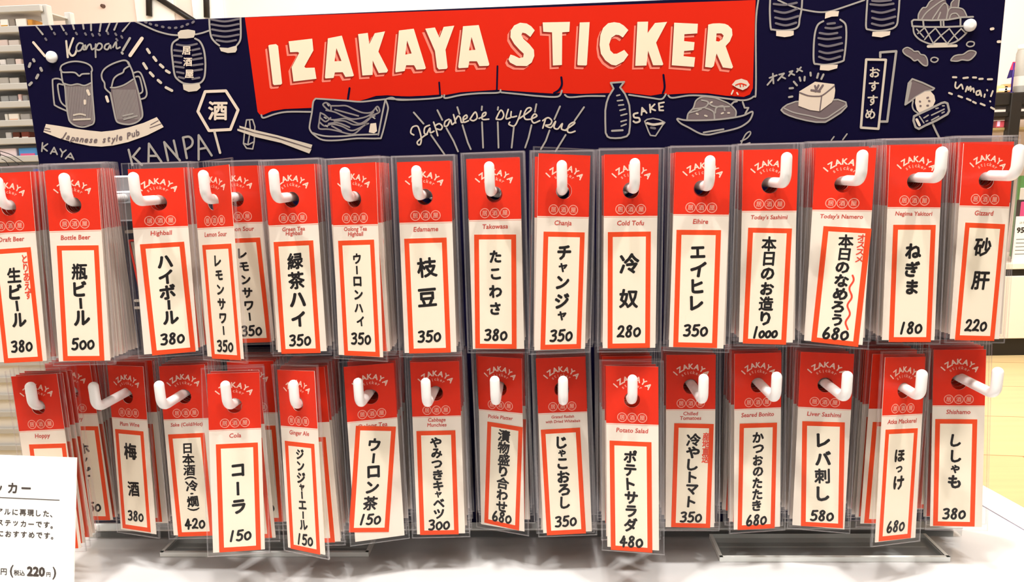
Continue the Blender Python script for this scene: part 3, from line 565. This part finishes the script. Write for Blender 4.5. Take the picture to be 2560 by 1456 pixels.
def words_mesh(t, size, u0, u1, note, wavy, rnd):
    mb = MB(); f = flat(-.00062)
    wt = [.62 if c in SMALL else (.7 if c in 'ー' else (.45 if c in '()・' else 1)) for c in t]
    tot = sum(wt); span = (u1 - u0) * SH; unit = span / tot; z = SH / 2 - u0 * SH
    two = len(t) == 2
    for c, k in zip(t, wt):
        cell = unit * k; cz = z - cell / 2; z -= cell
        if two: cz = SH / 2 - u0 * SH - size * mm * .45 if c == t[0] else SH / 2 - u1 * SH + size * mm * .45
        sx = size * mm * (.72 if c in SMALL else 1) * rnd.uniform(.94, 1.06); sx *= .90; sy = min(sx * 1.02, cell * 1.04 if k == 1 else cell * 1.25)
        v, ff, bw, bh = _txt[c]
        if c == 'ー':
            put_text(mb, c, f, rnd.uniform(-.4, .4) * mm, cz, size * mm, cell * 1.05, rot=rnd.uniform(-.06, .02), bold=.035, vertical=True)
        elif c in '()':
            put_text(mb, c, f, 0, cz, size * mm * .9, size * mm * .8, bold=.03, vertical=True)
        else:
            put_text(mb, c, f, rnd.uniform(-.5, .5) * mm, cz, sx, sy, rot=rnd.uniform(-.05, .09), shear=rnd.uniform(-.02, .10), bold=.034 if ord(c) > 0x3fff else .048)
    if note:
        s, a, b = note; n = len(s)
        for i, c in enumerate(s):
            put_text(mb, c, f, SW / 2 - .0064, SH / 2 - SH * (a + (b - a) * (i + .5) / n), .0066, (b - a) * SH / n * 1.1, bold=.03, m=1)
    if wavy:
        pts = [(SW / 2 - .0098 + .0012 * math.sin(i * .9), SH / 2 - SH * (.40 + .46 * i / 22)) for i in range(23)]
        stroke(mb, smooth_pts(pts, 3), .0014, f, 1)
    return mb.mesh('handwriting', [M['ink'], M['redink']])
def price_mesh(t, u, rnd):
    mb = MB(); f = flat(-.00062); hgt = .0088; n = len(t); wid = .0198 / 3 if n == 3 else .0205 / 4; z0 = SH / 2 - u * SH - hgt / 2
    for i, c in enumerate(t):
        small = c == '0' and n == 4
        for q in DIG[c]:
            k = .58 if small else (.74 if c == '0' else 1)
            pts = [((i - n / 2 + .10 + a * .82) * wid + (b - .5) * .0008, z0 + i * .00025 + b * hgt * k) for a, b in q]
            stroke(mb, smooth_pts(pts, 4), .0019, f)
    return mb.mesh('price', [M['ink']])

def copy_tree(o, parent=None, skip=()):
    c = o.copy(); COL.objects.link(c); c.parent = parent
    for ch in o.children:
        if ch.name.split('.')[0] not in skip: copy_tree(ch, c, skip)
    return c

def make_hooks():
    names = {(p[1], p[2]): p[0] for p in PACKS}; proto = None
    for row in (0, 1):
        for i, (x, z) in enumerate(HOOKS[row]):
            where = 'upper' if row == 0 else 'lower'
            lab = 'white L-shaped plastic hook carrying the %s packs, %s row' % (names[(i, row)], where)
            if proto is None:
                t = thing('display_hook', lab, 'hook', group='white display hooks on the board'); proto = t
                mb = MB(); L = Yp - .0002; r = .008; pts = [(0, L, 0), (0, L * .5, 0), (0, r, 0)]
                for k in range(1, 7):
                    a = k * math.pi / 12; pts.append((0, r - r * math.sin(a), r - r * math.cos(a)))
                top = .0235; pts += [(0, 0, top * .6), (0, 0, top - ROD)]; rad = [ROD] * len(pts)
                for k in range(1, 6):
                    a = k * math.pi / 10.4; pts.append((0, 0, top - ROD + ROD * math.sin(a))); rad.append(max(ROD * math.cos(a), .0003))
                mb.tube(pts, rad, 18); mb.build('rod', M['hook'], t)
                mb = MB(); mb.tube([(0, L, 0), (0, L - .003, 0), (0, L - .0042, 0)], [.0085, .0085, .0070], 20); mb.build('base_flange', M['hook'], t)
            else:
                t = copy_tree(proto); t['label'] = lab
            t.location = (x * mm, 0, Z0 + z * mm)
            if row == 0:
                pass

# how many packs hang behind the front one, how far back they reach (mm)
STACK = {0: [(6, 30), (10, 25), (6, 22), (0, 0), (7, 22), (9, 38), (6, 24), (5, 24), (6, 26), (6, 26), (6, 26), (8, 30), (8, 30), (11, 34), (11, 36)],
         1: [(3, 16), (9, 26), (8, 30), (1, 6), (10, 44), (7, 40), (7, 34), (6, 30), (7, 34), (1, 6), (6, 30), (6, 30), (7, 34), (1, 6), (6, 30)]}
# a second pack set further back whose face can be seen: hook -> (depth mm, more behind it)
SECOND = {(3, 0): (50, 6), (0, 1): (47, 7), (3, 1): (47, 7), (9, 1): (45, 7), (13, 1): (47, 7)}

def make_packs():
    chars = set()
    for p in PACKS: chars |= set(p[12]); chars |= set(p[19][0] if p[19] else '')
    fetch(sorted(chars) + list('IZAKAYAsticker') + list('居酒屋'))
    SL, CA, LO, ST = sleeve_mesh(), card_mesh(), logo_mesh(), sticker_mesh()
    rnd = random.Random(3)
    for (name, hk, row, x, y, z, roll, yaw, pit, sx, sz, srot, t, size, u0, u1, price, pu, cap, note) in PACKS:
        where = 'upper' if row == 0 else 'lower'
        o = thing('sticker_pack', 'clear-sleeved %s sticker pack priced %s, frontmost on its %s hook' % (name, price, where), 'sticker pack', group='packs at the front of the hooks')
        link('sleeve', SL, o)
        c = link('backing_card', CA, o); link('header_logo', LO, c); link('product_name', caption_mesh(cap), c)
        s = link('sticker', ST, o); s.location = (sx * mm, 0, sz * mm); s.rotation_euler = (0, math.radians(srot), 0)
        link('handwriting', words_mesh(t, size, u0, u1, note, name.startswith('namero'), rnd), s); link('price', price_mesh(price, pu, rnd), s)
        o.matrix_world = pose(x, y, z, roll, yaw, pit)
        n, depth = STACK[row][hk]; sec = SECOND.get((hk, row)); hx, hz = HOOKS[row][hk]
        lab = 'sleeved %s sticker pack stacked behind the front one, %s row' % (name, where); grp = 'stacked %s packs, %s row' % (name, where)
        spots = []
        for k in range(n):
            q = (k + 1) / (n + 1e-9); spots.append((y + 2.3 + 20 * abs(math.sin(math.radians(yaw))) + depth * (k + .6) / n, q, False))
        if sec:
            spots = [v for v in spots if v[0] < sec[0] - 3]
            m_ = sec[1]
            spots += [(sec[0] + j * (83.5 - sec[0]) / m_, 1.0, j == 0) for j in range(m_)]
        for yy, q, seen in spots:
            if yy > 84: continue
            d = copy_tree(o, None, () if seen else ('header_logo', 'product_name', 'handwriting', 'price'))
            d['label'] = lab; d['group'] = grp
            if seen:
                d['label'] = 'sleeved %s sticker pack further back on its hook, half hidden' % name; d['group'] = 'half hidden packs further back'
            k = 1 - q
            d.matrix_world = pose(hx + rnd.uniform(-.9, .9) + (x - hx) * .4, yy, hz - 2.0 + rnd.uniform(-.25, .25), roll * k * .6 + rnd.uniform(-.7, .7), yaw * k * .15 + rnd.uniform(-.8, .8), min(pit + 6.0 * q, -0.4) if yy < 60 else -0.6)
def pose(x, y, z, roll, yaw, pit):
    return Matrix.Translation((x * mm, y * mm, Z0 + z * mm)) @ Matrix.Rotation(math.radians(yaw), 4, 'Z') @ Matrix.Rotation(math.radians(pit), 4, 'X') @ Matrix.Rotation(math.radians(roll), 4, 'Y')

# ------------------------------------------------------------------ the shop
M['wall'] = mat('warm_white_wall', (244, 228, 220), 0.7, 0.2, noise=0.015, nscale=3)
M['ceil'] = mat('white_ceiling', (240, 236, 230), 0.8, 0.2)
def wood_floor():
    m = bpy.data.materials.new('pale_wood_planks'); m.use_nodes = True; nt = m.node_tree; b = nt.nodes['Principled BSDF']
    tc = nt.nodes.new('ShaderNodeTexCoord'); mp = nt.nodes.new('ShaderNodeMapping'); mp.inputs['Rotation'].default_value = (0, 0, 0.12)
    br = nt.nodes.new('ShaderNodeTexBrick'); br.inputs['Scale'].default_value = 1.0; br.inputs['Brick Width'].default_value = 3.0; br.inputs['Row Height'].default_value = 0.42
    br.inputs['Mortar Size'].default_value = 0.003; br.inputs['Color1'].default_value = lin((236, 212, 160)) + (1,); br.inputs['Color2'].default_value = lin((230, 202, 148)) + (1,); br.inputs['Mortar'].default_value = lin((190, 140, 90)) + (1,)
    ns = nt.nodes.new('ShaderNodeTexNoise'); ns.inputs['Scale'].default_value = 3; mp2 = nt.nodes.new('ShaderNodeMapping'); mp2.inputs['Scale'].default_value = (0.6, 9, 1)
    mx = nt.nodes.new('ShaderNodeMix'); mx.data_type = 'RGBA'; mx.blend_type = 'MULTIPLY'; mx.inputs[0].default_value = 0.22
    nt.links.new(tc.outputs['Object'], mp.inputs['Vector']); nt.links.new(mp.outputs[0], br.inputs['Vector']); nt.links.new(tc.outputs['Object'], mp2.inputs['Vector']); nt.links.new(mp2.outputs[0], ns.inputs['Vector'])
    nt.links.new(br.outputs['Color'], mx.inputs[6]); nt.links.new(ns.outputs['Fac'], mx.inputs[7]); nt.links.new(mx.outputs[2], b.inputs['Base Color'])
    b.inputs['Roughness'].default_value = 0.35
    return m
def make_room():
    X0, X1, Y0, Y1, H = -4.2, 4.4, -3.2, 3.7, 3.0
    for n, a, b, m in (('floor', (X0, Y0, -.1), (X1, Y1, 0), wood_floor()), ('ceiling', (X0, Y0, H), (X1, Y1, H + .1), M['ceil']), ('wall_back', (X0, Y1, 0), (X1, Y1 + .1, H), M['wall']),
                       ('wall_left', (X0 - .1, Y0, 0), (X0, Y1, H), M['wall']), ('wall_right', (X1, Y0, 0), (X1 + .1, Y1, H), M['wall'])):
        mb = MB(); mb.box(a, b); struct(mb.build(n, m))
    mb = MB(); mb.box((X0, Y1 - .015, 0), (X1, Y1, .08)); struct(mb.build('baseboard_back', M['ceil']))

def make_table():
    t = thing('display_table', 'white laminate shop table carrying the sticker display', 'table', (-.35, -.05, 0))
    def loc(o): o.parent = t; o.matrix_parent_inverse = Matrix.Translation((.35, .05, 0)); return o
    def slab(name, P, z0, z1, m):
        mb = MB(); n = len(P); mb.poly([p + (z1,) for p in P]); mb.poly([p + (z0,) for p in reversed(P)])
        for a, b in zip(P, P[1:] + P[:1]): mb.poly([a + (z0,), b + (z0,), b + (z1,), a + (z1,)])
        loc(mb.build(name, m))
    xr = lambda y, o=0: .4640 - .20 * (y - .1835) - o
    slab('tabletop', [(-1.30, -.45), (xr(-.45, .038), -.45), (xr(.26, .038), .26), (-1.30, .26)], .718, .750, M['table'])
    slab('edge_band', [(xr(-.45, .0365), -.45), (xr(-.45), -.45), (xr(.26), .26), (xr(.26, .0365), .26)], .716, .7504, M['table_edge'])
    slab('edge_groove', [(xr(-.45, .038), -.45), (xr(-.45, .0365), -.45), (xr(.26, .0365), .26), (xr(.26, .038), .26)], .716, .7496, M['groove'])
    for x, y in ((-1.24, -.40), (.40, -.40), (-1.24, .20), (.36, .20)):
        mb = MB(); mb.cbox((x - .025, y - .025, 0), (x + .025, y + .025, .718), .003); loc(mb.build('leg', M['metal']))

def make_price_card():
    TR = Vector((-.379, -.060, .900)); up = Vector((0, .2425, .9701)).normalized(); ux = Vector((1, 0, -.045)).normalized(); n = ux.cross(up).normalized()
    t = thing('price_card', 'white printed price card standing at the left front of the table', 'price card', (-.46, -.090, .75))
    def loc(o, p=None): o.parent = t; o.matrix_parent_inverse = Matrix.Translation((.46, .090, -.75)); return o
    wd, hg = .175, .151
    mb = MB(); P = [TR, TR - ux * wd, TR - ux * wd - up * hg, TR - up * hg]; b = n * -.0012
    if n.y > 0: b = n * .0012
    mb.poly(P); mb.poly([p + b for p in reversed(P)])
    for p, q in zip(P, P[1:] + P[:1]): mb.poly([p, q, q + b, p + b])
    card = loc(mb.build('card', mat('white_glossy_card', (250, 250, 246), .35, .4)))
    back = b.normalized()
    mb = MB(); c0 = TR - ux * .09 - up * .03 + back * .0015; c1 = c0 - ux * .03; f0 = Vector((c0.x, c0.y + .055, .7505)); f1 = Vector((c1.x, c1.y + .055, .7505))
    for d in (Vector((0, 0, 0)), Vector((0, .0015, .0004))): mb.poly([c0 + d, c1 + d, f1 + d, f0 + d])
    loc(mb.build('support_leg', M['white']))
    def uv(px, py):
        d = RIGHT * ((px - 1280) / FPX) + DOWN * ((py - 728) / FPX) + FWD; s = (TR - CAM).dot(n) / d.dot(n); p = CAM + d * s - TR
        return p.dot(ux), p.dot(up)
    f = lambda a, c, k=0: TR + ux * a + up * c - back * (.0002 + k)
    px = .000311 * (475 / 535)
    mb = MB()
    for ch, x, y, s, bo in (('カ', 28, 1228, 33, .035), ('ー', 62, 1227, 32, .035), ('ッ', -8, 1232, 30, .035), ('テ', -40, 1228, 33, .035)):
        a, c = uv(x, y); put_text(mb, ch, f, a, c, s * px, bold=bo)
    dark = mat('dark_grey_print', (74, 66, 62), .6, .2); loc(mb.build('title_lettering', dark)); mb = MB()
    for row, y in (('リアルに再現した、', 1288), ('なステッカーです。', 1316), ('トにおすすめです。', 1343)):
        for k, ch in enumerate(reversed(row)):
            a, c = uv((129 if k == 0 else 136) - 19.4 * k - 7, y + (6 if k == 0 else 0)); put_text(mb, ch, f, a, c, (19.5 if k else 20) * px, bold=.026)
    loc(mb.build('body_lettering', dark)); mb = MB()
    a, c = uv(0, 1253); a2, c2 = uv(144, 1253); stroke(mb, [(a - .09, c + .004), (a, c), (a2, c2)], .0006, f); loc(mb.build('rule_line', dark)); mb = MB()
    for s_, x, y, h, bo in (('(', 17, 1436, 36, .02), ('税込', 36, 1439, 16, .02), ('220', 78, 1434, 34, .05), ('円', 109, 1440, 14, .02), (')', 124, 1436, 36, .02), ('円', -3, 1438, 20, .02)):
        a, c = uv(x, y); put_text(mb, s_, f, a, c, h * px, bold=bo)
    loc(mb.build('price_lettering', dark))

_gm = {}
def gmat(c, rough=.45):
    if c not in _gm: _gm[c] = mat('package_%02x%02x%02x' % c, c, rough, .4)
    return _gm[c]

def make_left_rack():
    Y = 1.60; rk = mat('pale_grey_rack', (196, 196, 194), .5, .3)
    t = thing('slatted_rack', 'pale grey slatted goods rack in the background left of the display', 'shelf rack', (-1.85, Y, 0))
    def loc(o): o.parent = t; o.matrix_parent_inverse = Matrix.Translation((1.85, -Y, 0)); return o
    zs = [at(30, y, Y).z for y in (22, 73, 121, 169, 216, 261, 308, 353, 398)]
    x0, x1 = -2.30, at(104, 40, Y).x
    for z in zs + [zs[-1] - .0615 * k for k in range(1, 18)]:
        if z < .05: break
        mb = MB(); mb.cbox((x0, Y, z - .010), (x1, Y + .012, z + .010), .002); mb.box((x0, Y + .012, z - .009), (x1, Y + .14, z - .005)); loc(mb.build('shelf', rk))
    for x in (x0, x1):
        mb = MB(); mb.cbox((x - .011, Y + .012, 0), (x + .011, Y + .036, zs[0] + .012), .002); mb.cbox((x - .011, Y + .12, 0), (x + .011, Y + .14, zs[0] + .012), .002); loc(mb.build('post', rk))
    mb = MB(); mb.box((x0, Y + .142, .05), (x1, Y + .150, zs[1])); mb.box((x0 + .012, Y + .013, .05), (x1 - .012, Y + .018, zs[8] - .0615 * 1.6)); loc(mb.build('added_backing', gmat((236, 234, 230))))  # lower board added close behind the slats so it stays bright
    # shelf index (0 = the one under the top), px from, px to, height in m, colour, band colour, text
    G = [(1, 0, 20, .052, (252, 248, 240), (210, 150, 40), 'white carton with a gold band, far left'), (1, 22, 36, .040, (150, 140, 130), None, 'grey-brown block added in the gap'), (1, 38, 65, .054, (252, 246, 238), None, 'wide white carton'), (1, 67, 80, .036, (214, 150, 60), None, 'small gold carton'),  # grey-brown block is added where there is only a grey gap
         (2, -4, 18, .036, (226, 206, 198), None, 'pinkish clear pouch'), (2, 20, 46, .034, (214, 202, 194), None, 'greyish clear pouch'),
         (3, -2, 13, .034, (238, 232, 228), (120, 110, 106), 'white box with a dark dot'), (3, 15, 35, .036, (150, 146, 142), None, 'grey box'), (3, 37, 52, .030, (234, 214, 206), None, 'pale pink box'),
         (4, -3, 20, .036, (186, 180, 172), None, 'beige-grey pouch'), (4, 22, 46, .032, (200, 194, 186), None, 'pale beige pouch'), (4, 48, 62, .040, (34, 30, 28), None, 'black box'),
         (5, 0, 20, .030, (160, 162, 162), None, 'silver-grey box'), (5, 21, 42, .034, (140, 142, 144), None, 'darker silver box'), (5, 44, 53, .038, (232, 196, 190), (250, 246, 240), 'slim pink carton'), (5, 55, 68, .032, (146, 146, 146), None, 'mid grey box'),
         (6, 10, 18, .036, (230, 226, 216), None, 'slim cream carton'), (6, 20, 46, .036, (248, 240, 228), (238, 190, 160), 'white carton with an orange patch'), (6, 50, 74, .034, (170, 166, 162), None, 'dull grey box'),
         (7, 12, 27, .022, (206, 202, 198), None, 'low grey tray'), (7, 30, 48, .022, (92, 44, 30), (240, 236, 230), 'brown carton with a white edge'), (7, 52, 72, .022, (120, 58, 44), (240, 236, 230), 'reddish brown carton'),
         (8, -2, 40, .046, (250, 232, 234), None, 'wide white and pink pouch'), (8, 46, 92, .042, (90, 160, 226), (244, 110, 160), 'blue box with pink figures'),
         (9, 82, 96, .026, (40, 80, 200), None, 'blue box by the display edge')]
    zl = zs + [zs[-1] - .0615]
    for s, a, b, h, c, band, d in G:
        z = zl[s] - .005; mid = 30
        xa, xb = at(a, 200, Y + .02).x, at(b, 200, Y + .02).x
        off = at(mid, [22, 73, 121, 169, 216, 261, 308, 353, 398, 443][s] - 20, Y).x - at(mid, 200, Y).x
        xa += off; xb += off
        o = thing('goods_package', d + ' on shelf %d of the grey rack' % s, 'package', ((xa + xb) / 2, Y + .05, z), group='goods on the pale grey rack')
        mb = MB(); w2 = (xb - xa) / 2; h = min(max(h, .034), .040); mb.cbox((-w2, -.030, 0), (w2, .030, h), .002); mb.build('body', gmat(c), o)
        if band:
            mb = MB(); mb.box((-w2 * .8, -.0312, h * .15), (w2 * .8, -.0302, h * .55)); mb.build('printed_band', gmat(band), o)
    # loose black wires dangling from the rack
    o = thing('wire_bundle', 'thin black wires drooping across the lower left of the rack', 'wires', at(20, 395, Y - .02))
    mb = MB(); base = Vector(o.location)
    for p in (((0, 378), (30, 388), (62, 408)), ((0, 386), (25, 396), (48, 412)), ((4, 398), (14, 403), (22, 415))):
        mb.tube([at(x, y, Y - .02) - base for x, y in smooth_pts([tuple(q) for q in p], 4)], .0012, 6)
    mb.build('wire', gmat((30, 26, 26)), o)

def make_right_fixture():
    Y = 3.20; wh = mat('white_counter_laminate', (246, 240, 226), .4, .3); bk = mat('black_brown_rack', (27, 23, 19), .45, .4)
    ztop, zlip, zgap, zfront = at(2540, 658, Y).z, at(2540, 673, Y).z, at(2540, 691, Y).z, at(2540, 847, Y).z
    xl = 2.22; xr = 4.2
    t = thing('shop_counter', 'low white counter with a painted dark gap and black plinth, far right', 'counter', (3.0, Y + .2, 0))
    def loc(o, t_=t): o.parent = t_; o.matrix_parent_inverse = Matrix.Translation(-Vector(t_.location)); return o
    for n, a, b, m in (('plinth', (xl + .02, Y + .02, 0), (xr - .02, Y + .40, zfront), bk), ('cabinet_front', (xl, Y, zfront), (xr, Y + .42, zgap), wh), ('shadow_band', (xl + .01, Y + .012, zgap), (xr - .01, Y + .41, zlip), bk), ('counter_top', (xl - .01, Y - .01, zlip), (xr + .01, Y + .43, ztop), wh)):  # dark strip stands in for the shaded gap under the counter top
        mb = MB(); mb.cbox(a, b, .003); loc(mb.build(n, m))
    r = thing('black_rack', 'black-brown shelf rack standing on the white counter', 'shelf rack', (3.0, Y + .2, ztop))
    zz = [(at(2530, 231, Y).z, at(2530, 263, Y).z), (at(2530, 279, Y).z, at(2530, 292, Y).z), (at(2530, 318, Y).z, at(2530, 326, Y).z)]
    for z1, z0 in zz[:2]:
        mb = MB(); mb.cbox((xl, Y, z0), (xr, Y + .36, z1), .004); loc(mb.build('shelf', bk), r)
    mb = MB(); mb.cbox((xl, Y + .02, zz[2][1]), (xr, Y + .34, zz[2][0]), .003); loc(mb.build('shelf', gmat((150, 128, 84))), r)
    for x in (at(2534, 300, Y).x, xr - .05, xl + .02):
        mb = MB(); mb.cbox((x - .028, Y - .012, ztop), (x + .028, Y + .03, zz[0][0] - .002), .004); loc(mb.build('post', bk), r)
    zt = zz[0][0]
    # on top of the rack
    def at_top(px, d=.08): return Vector((at(px, 200, Y + d).x, Y + d, zt))
    h = at(2550, 112, Y + .08).z - zt
    b = thing('bottle', 'tall grey and white bottle standing on the black rack', 'bottle', at_top(2551))
    mb = MB(); rr = .030; mb.tube([(0, 0, 0), (0, 0, .004), (0, 0, h * .82), (0, 0, h * .90), (0, 0, h * .90 + .002)], [rr * .94, rr, rr, rr * .8, rr * .8], 20); mb.build('body', gmat((168, 166, 160)), b)
    mb = MB(); mb.tube([(0, 0, h * .9), (0, 0, h * .985), (0, 0, h)], [rr * .84, rr * .84, rr * .7], 20); mb.build('cap', gmat((250, 248, 244)), b)
    mb = MB(); mb.tube([(0, 0, h * .15), (0, 0, h * .35)], [rr * 1.01, rr * 1.01], 20, cap=False); mb.build('label_band', gmat((206, 204, 198)), b)
    fl = thing('small_flag', 'small red and navy flag on a purple pole, beside the grey bottle', 'flag', at_top(2531, .03))
    mb = MB(); mb.tube([(0, 0, .002), (0, 0, .150)], .0045, 8); mb.tube([(0, 0, 0), (0, 0, .004)], .012, 12); mb.build('pole', gmat((54, 30, 120)), fl)
    mb = MB(); mb.poly([(.006, -.001, .155), (-.006, -.001, .155), (-.018, -.001, .115), (.006, -.001, .115)]); mb.poly([(.006, .002, .155), (-.006, .002, .155), (-.018, .002, .115), (.006, .002, .115)]); mb.build('upper_cloth', gmat((232, 50, 92)), fl)
    mb = MB(); mb.poly([(.006, -.001, .115), (-.018, -.001, .115), (-.028, -.001, .072), (.006, -.001, .080)]); mb.poly([(.006, .002, .115), (-.018, .002, .115), (-.028, .002, .072), (.006, .002, .080)]); mb.build('lower_cloth', gmat((36, 24, 92)), fl)
    for px, w, hh, c, d in ((2503, .030, .040, (236, 196, 140), 'pale gold snack packet on the black rack, left one'), (2517, .024, .046, (206, 150, 96), 'tan snack packet on the black rack, next to the flag')):
        o = thing('snack_packet', d, 'packet', at_top(px, .05), group='packets on the black rack'); mb = MB(); mb.cbox((-w, -.02, 0), (w, .02, hh), .006); mb.build('body', gmat(c), o)
        mb = MB(); mb.box((-w * .7, -.0206, hh * .3), (w * .7, -.0202, hh * .6)); mb.build('printed_band', gmat((248, 236, 220)), o)
    zc = zz[2][0]
    for px, w, hh, c, c2, d in ((2497, .024, .036, (206, 84, 96), (236, 200, 236), 'small pink and red box on the tan shelf of the black rack'),):
        o = thing('gift_box', d, 'box', (at(px, 305, Y + .06).x, Y + .06, zc)); mb = MB(); mb.cbox((-w * 1.2, -.03, 0), (w * 1.2, .03, hh), .003); mb.build('body', gmat(c), o)
        mb = MB(); mb.box((-w * 1.1, -.0306, hh * .2), (-w * .5, -.0302, hh * .95)); mb.build('printed_band', gmat(c2), o)
    # goods on the counter, beside the post
    for px, top, w, c, d in ((2545, 440, .018, (96, 150, 84), 'green packet on the white counter'), (2556, 470, .020, (236, 236, 232), 'white packet on the white counter'), (2552, 500, .022, (60, 48, 44), 'dark box on the white counter'), (2562, 505, .020, (236, 84, 150), 'pink box on the white counter')):
        yy = Y + {2545: .24, 2556: .20, 2552: .13, 2562: .08}[px]; z1 = at(px, top, yy).z
        o = thing('counter_package', d + ', under the black rack', 'package', (at(px, 560, yy).x, yy, ztop)); mb = MB(); mb.cbox((-w, -.02, 0), (w, .02, z1 - ztop), .003); mb.build('body', gmat(c), o)
    pc = thing('price_sign', 'white price sheet with small black print on the white counter', 'price sign', (at(2556, 655, Y + .03).x, Y + .03, ztop))
    hh = at(2556, 541, Y + .03).z - ztop
    mb = MB(); mb.box((-.058, -.001, 0), (.085, .001, hh)); mb.build('sheet', gmat((252, 250, 244)), pc)
    mb = MB(); f = lambda a, c, k=0: (a, -.0014 - k, c)
    put_text(mb, '954', f, -.018, hh * .70, .040, bold=.05); put_text(mb, 'ほろよい', f, -.010, hh * .86, .014)
    for k in range(5): stroke(mb, [(-.045, hh * (.50 - .08 * k)), (.015 - .008 * (k % 2), hh * (.50 - .08 * k))], .003, f)
    mb.build('print', gmat((50, 46, 44)), pc)

def make_wall_things():
    Y = 3.66
    o = thing('metal_frame', 'black metal bars, two upright and one slanting, on the pale wall above the sign', 'frame', at(440, 0, Y)); base = Vector(o.location); bk = gmat((26, 22, 22))
    for p, q in (((371, -60), (373, 40)), ((514, -60), (517, 44)), ((372, -20), (505, 66))):
        mb = MB(); mb.tube([at(*p, Y) - base, at(*q, Y) - base], .017, 10); mb.build('bar', bk, o)
    for a, b, d in ((342, 428, 'white board on the wall behind the left black bar'), (484, 552, 'white board on the wall right of the black bars')):
        p0, p1 = at(a, 40, 3.69), at(b, -40, 3.69)
        o = thing('wall_board', d, 'board', ((p0.x + p1.x) / 2, 3.69, 1.5)); mb = MB(); mb.cbox((-(p1.x - p0.x) / 2, -.008, -.1), ((p1.x - p0.x) / 2, .008, .9), .002); mb.build('panel', gmat((255, 255, 252)), o)
    c = at(257, 15, 3.69); o = thing('wall_knob', 'tiny dark knob on the bare wall at the upper left', 'knob', c); mb = MB(); mb.tube([(0, .008, 0), (0, -.010, 0), (0, -.016, 0)], [.012, .010, .004], 12); mb.build('body', gmat((90, 66, 58)), o)

make_room(); make_table(); make_panel(); make_hooks(); make_packs(); make_price_card(); make_left_rack(); make_right_fixture(); make_wall_things()
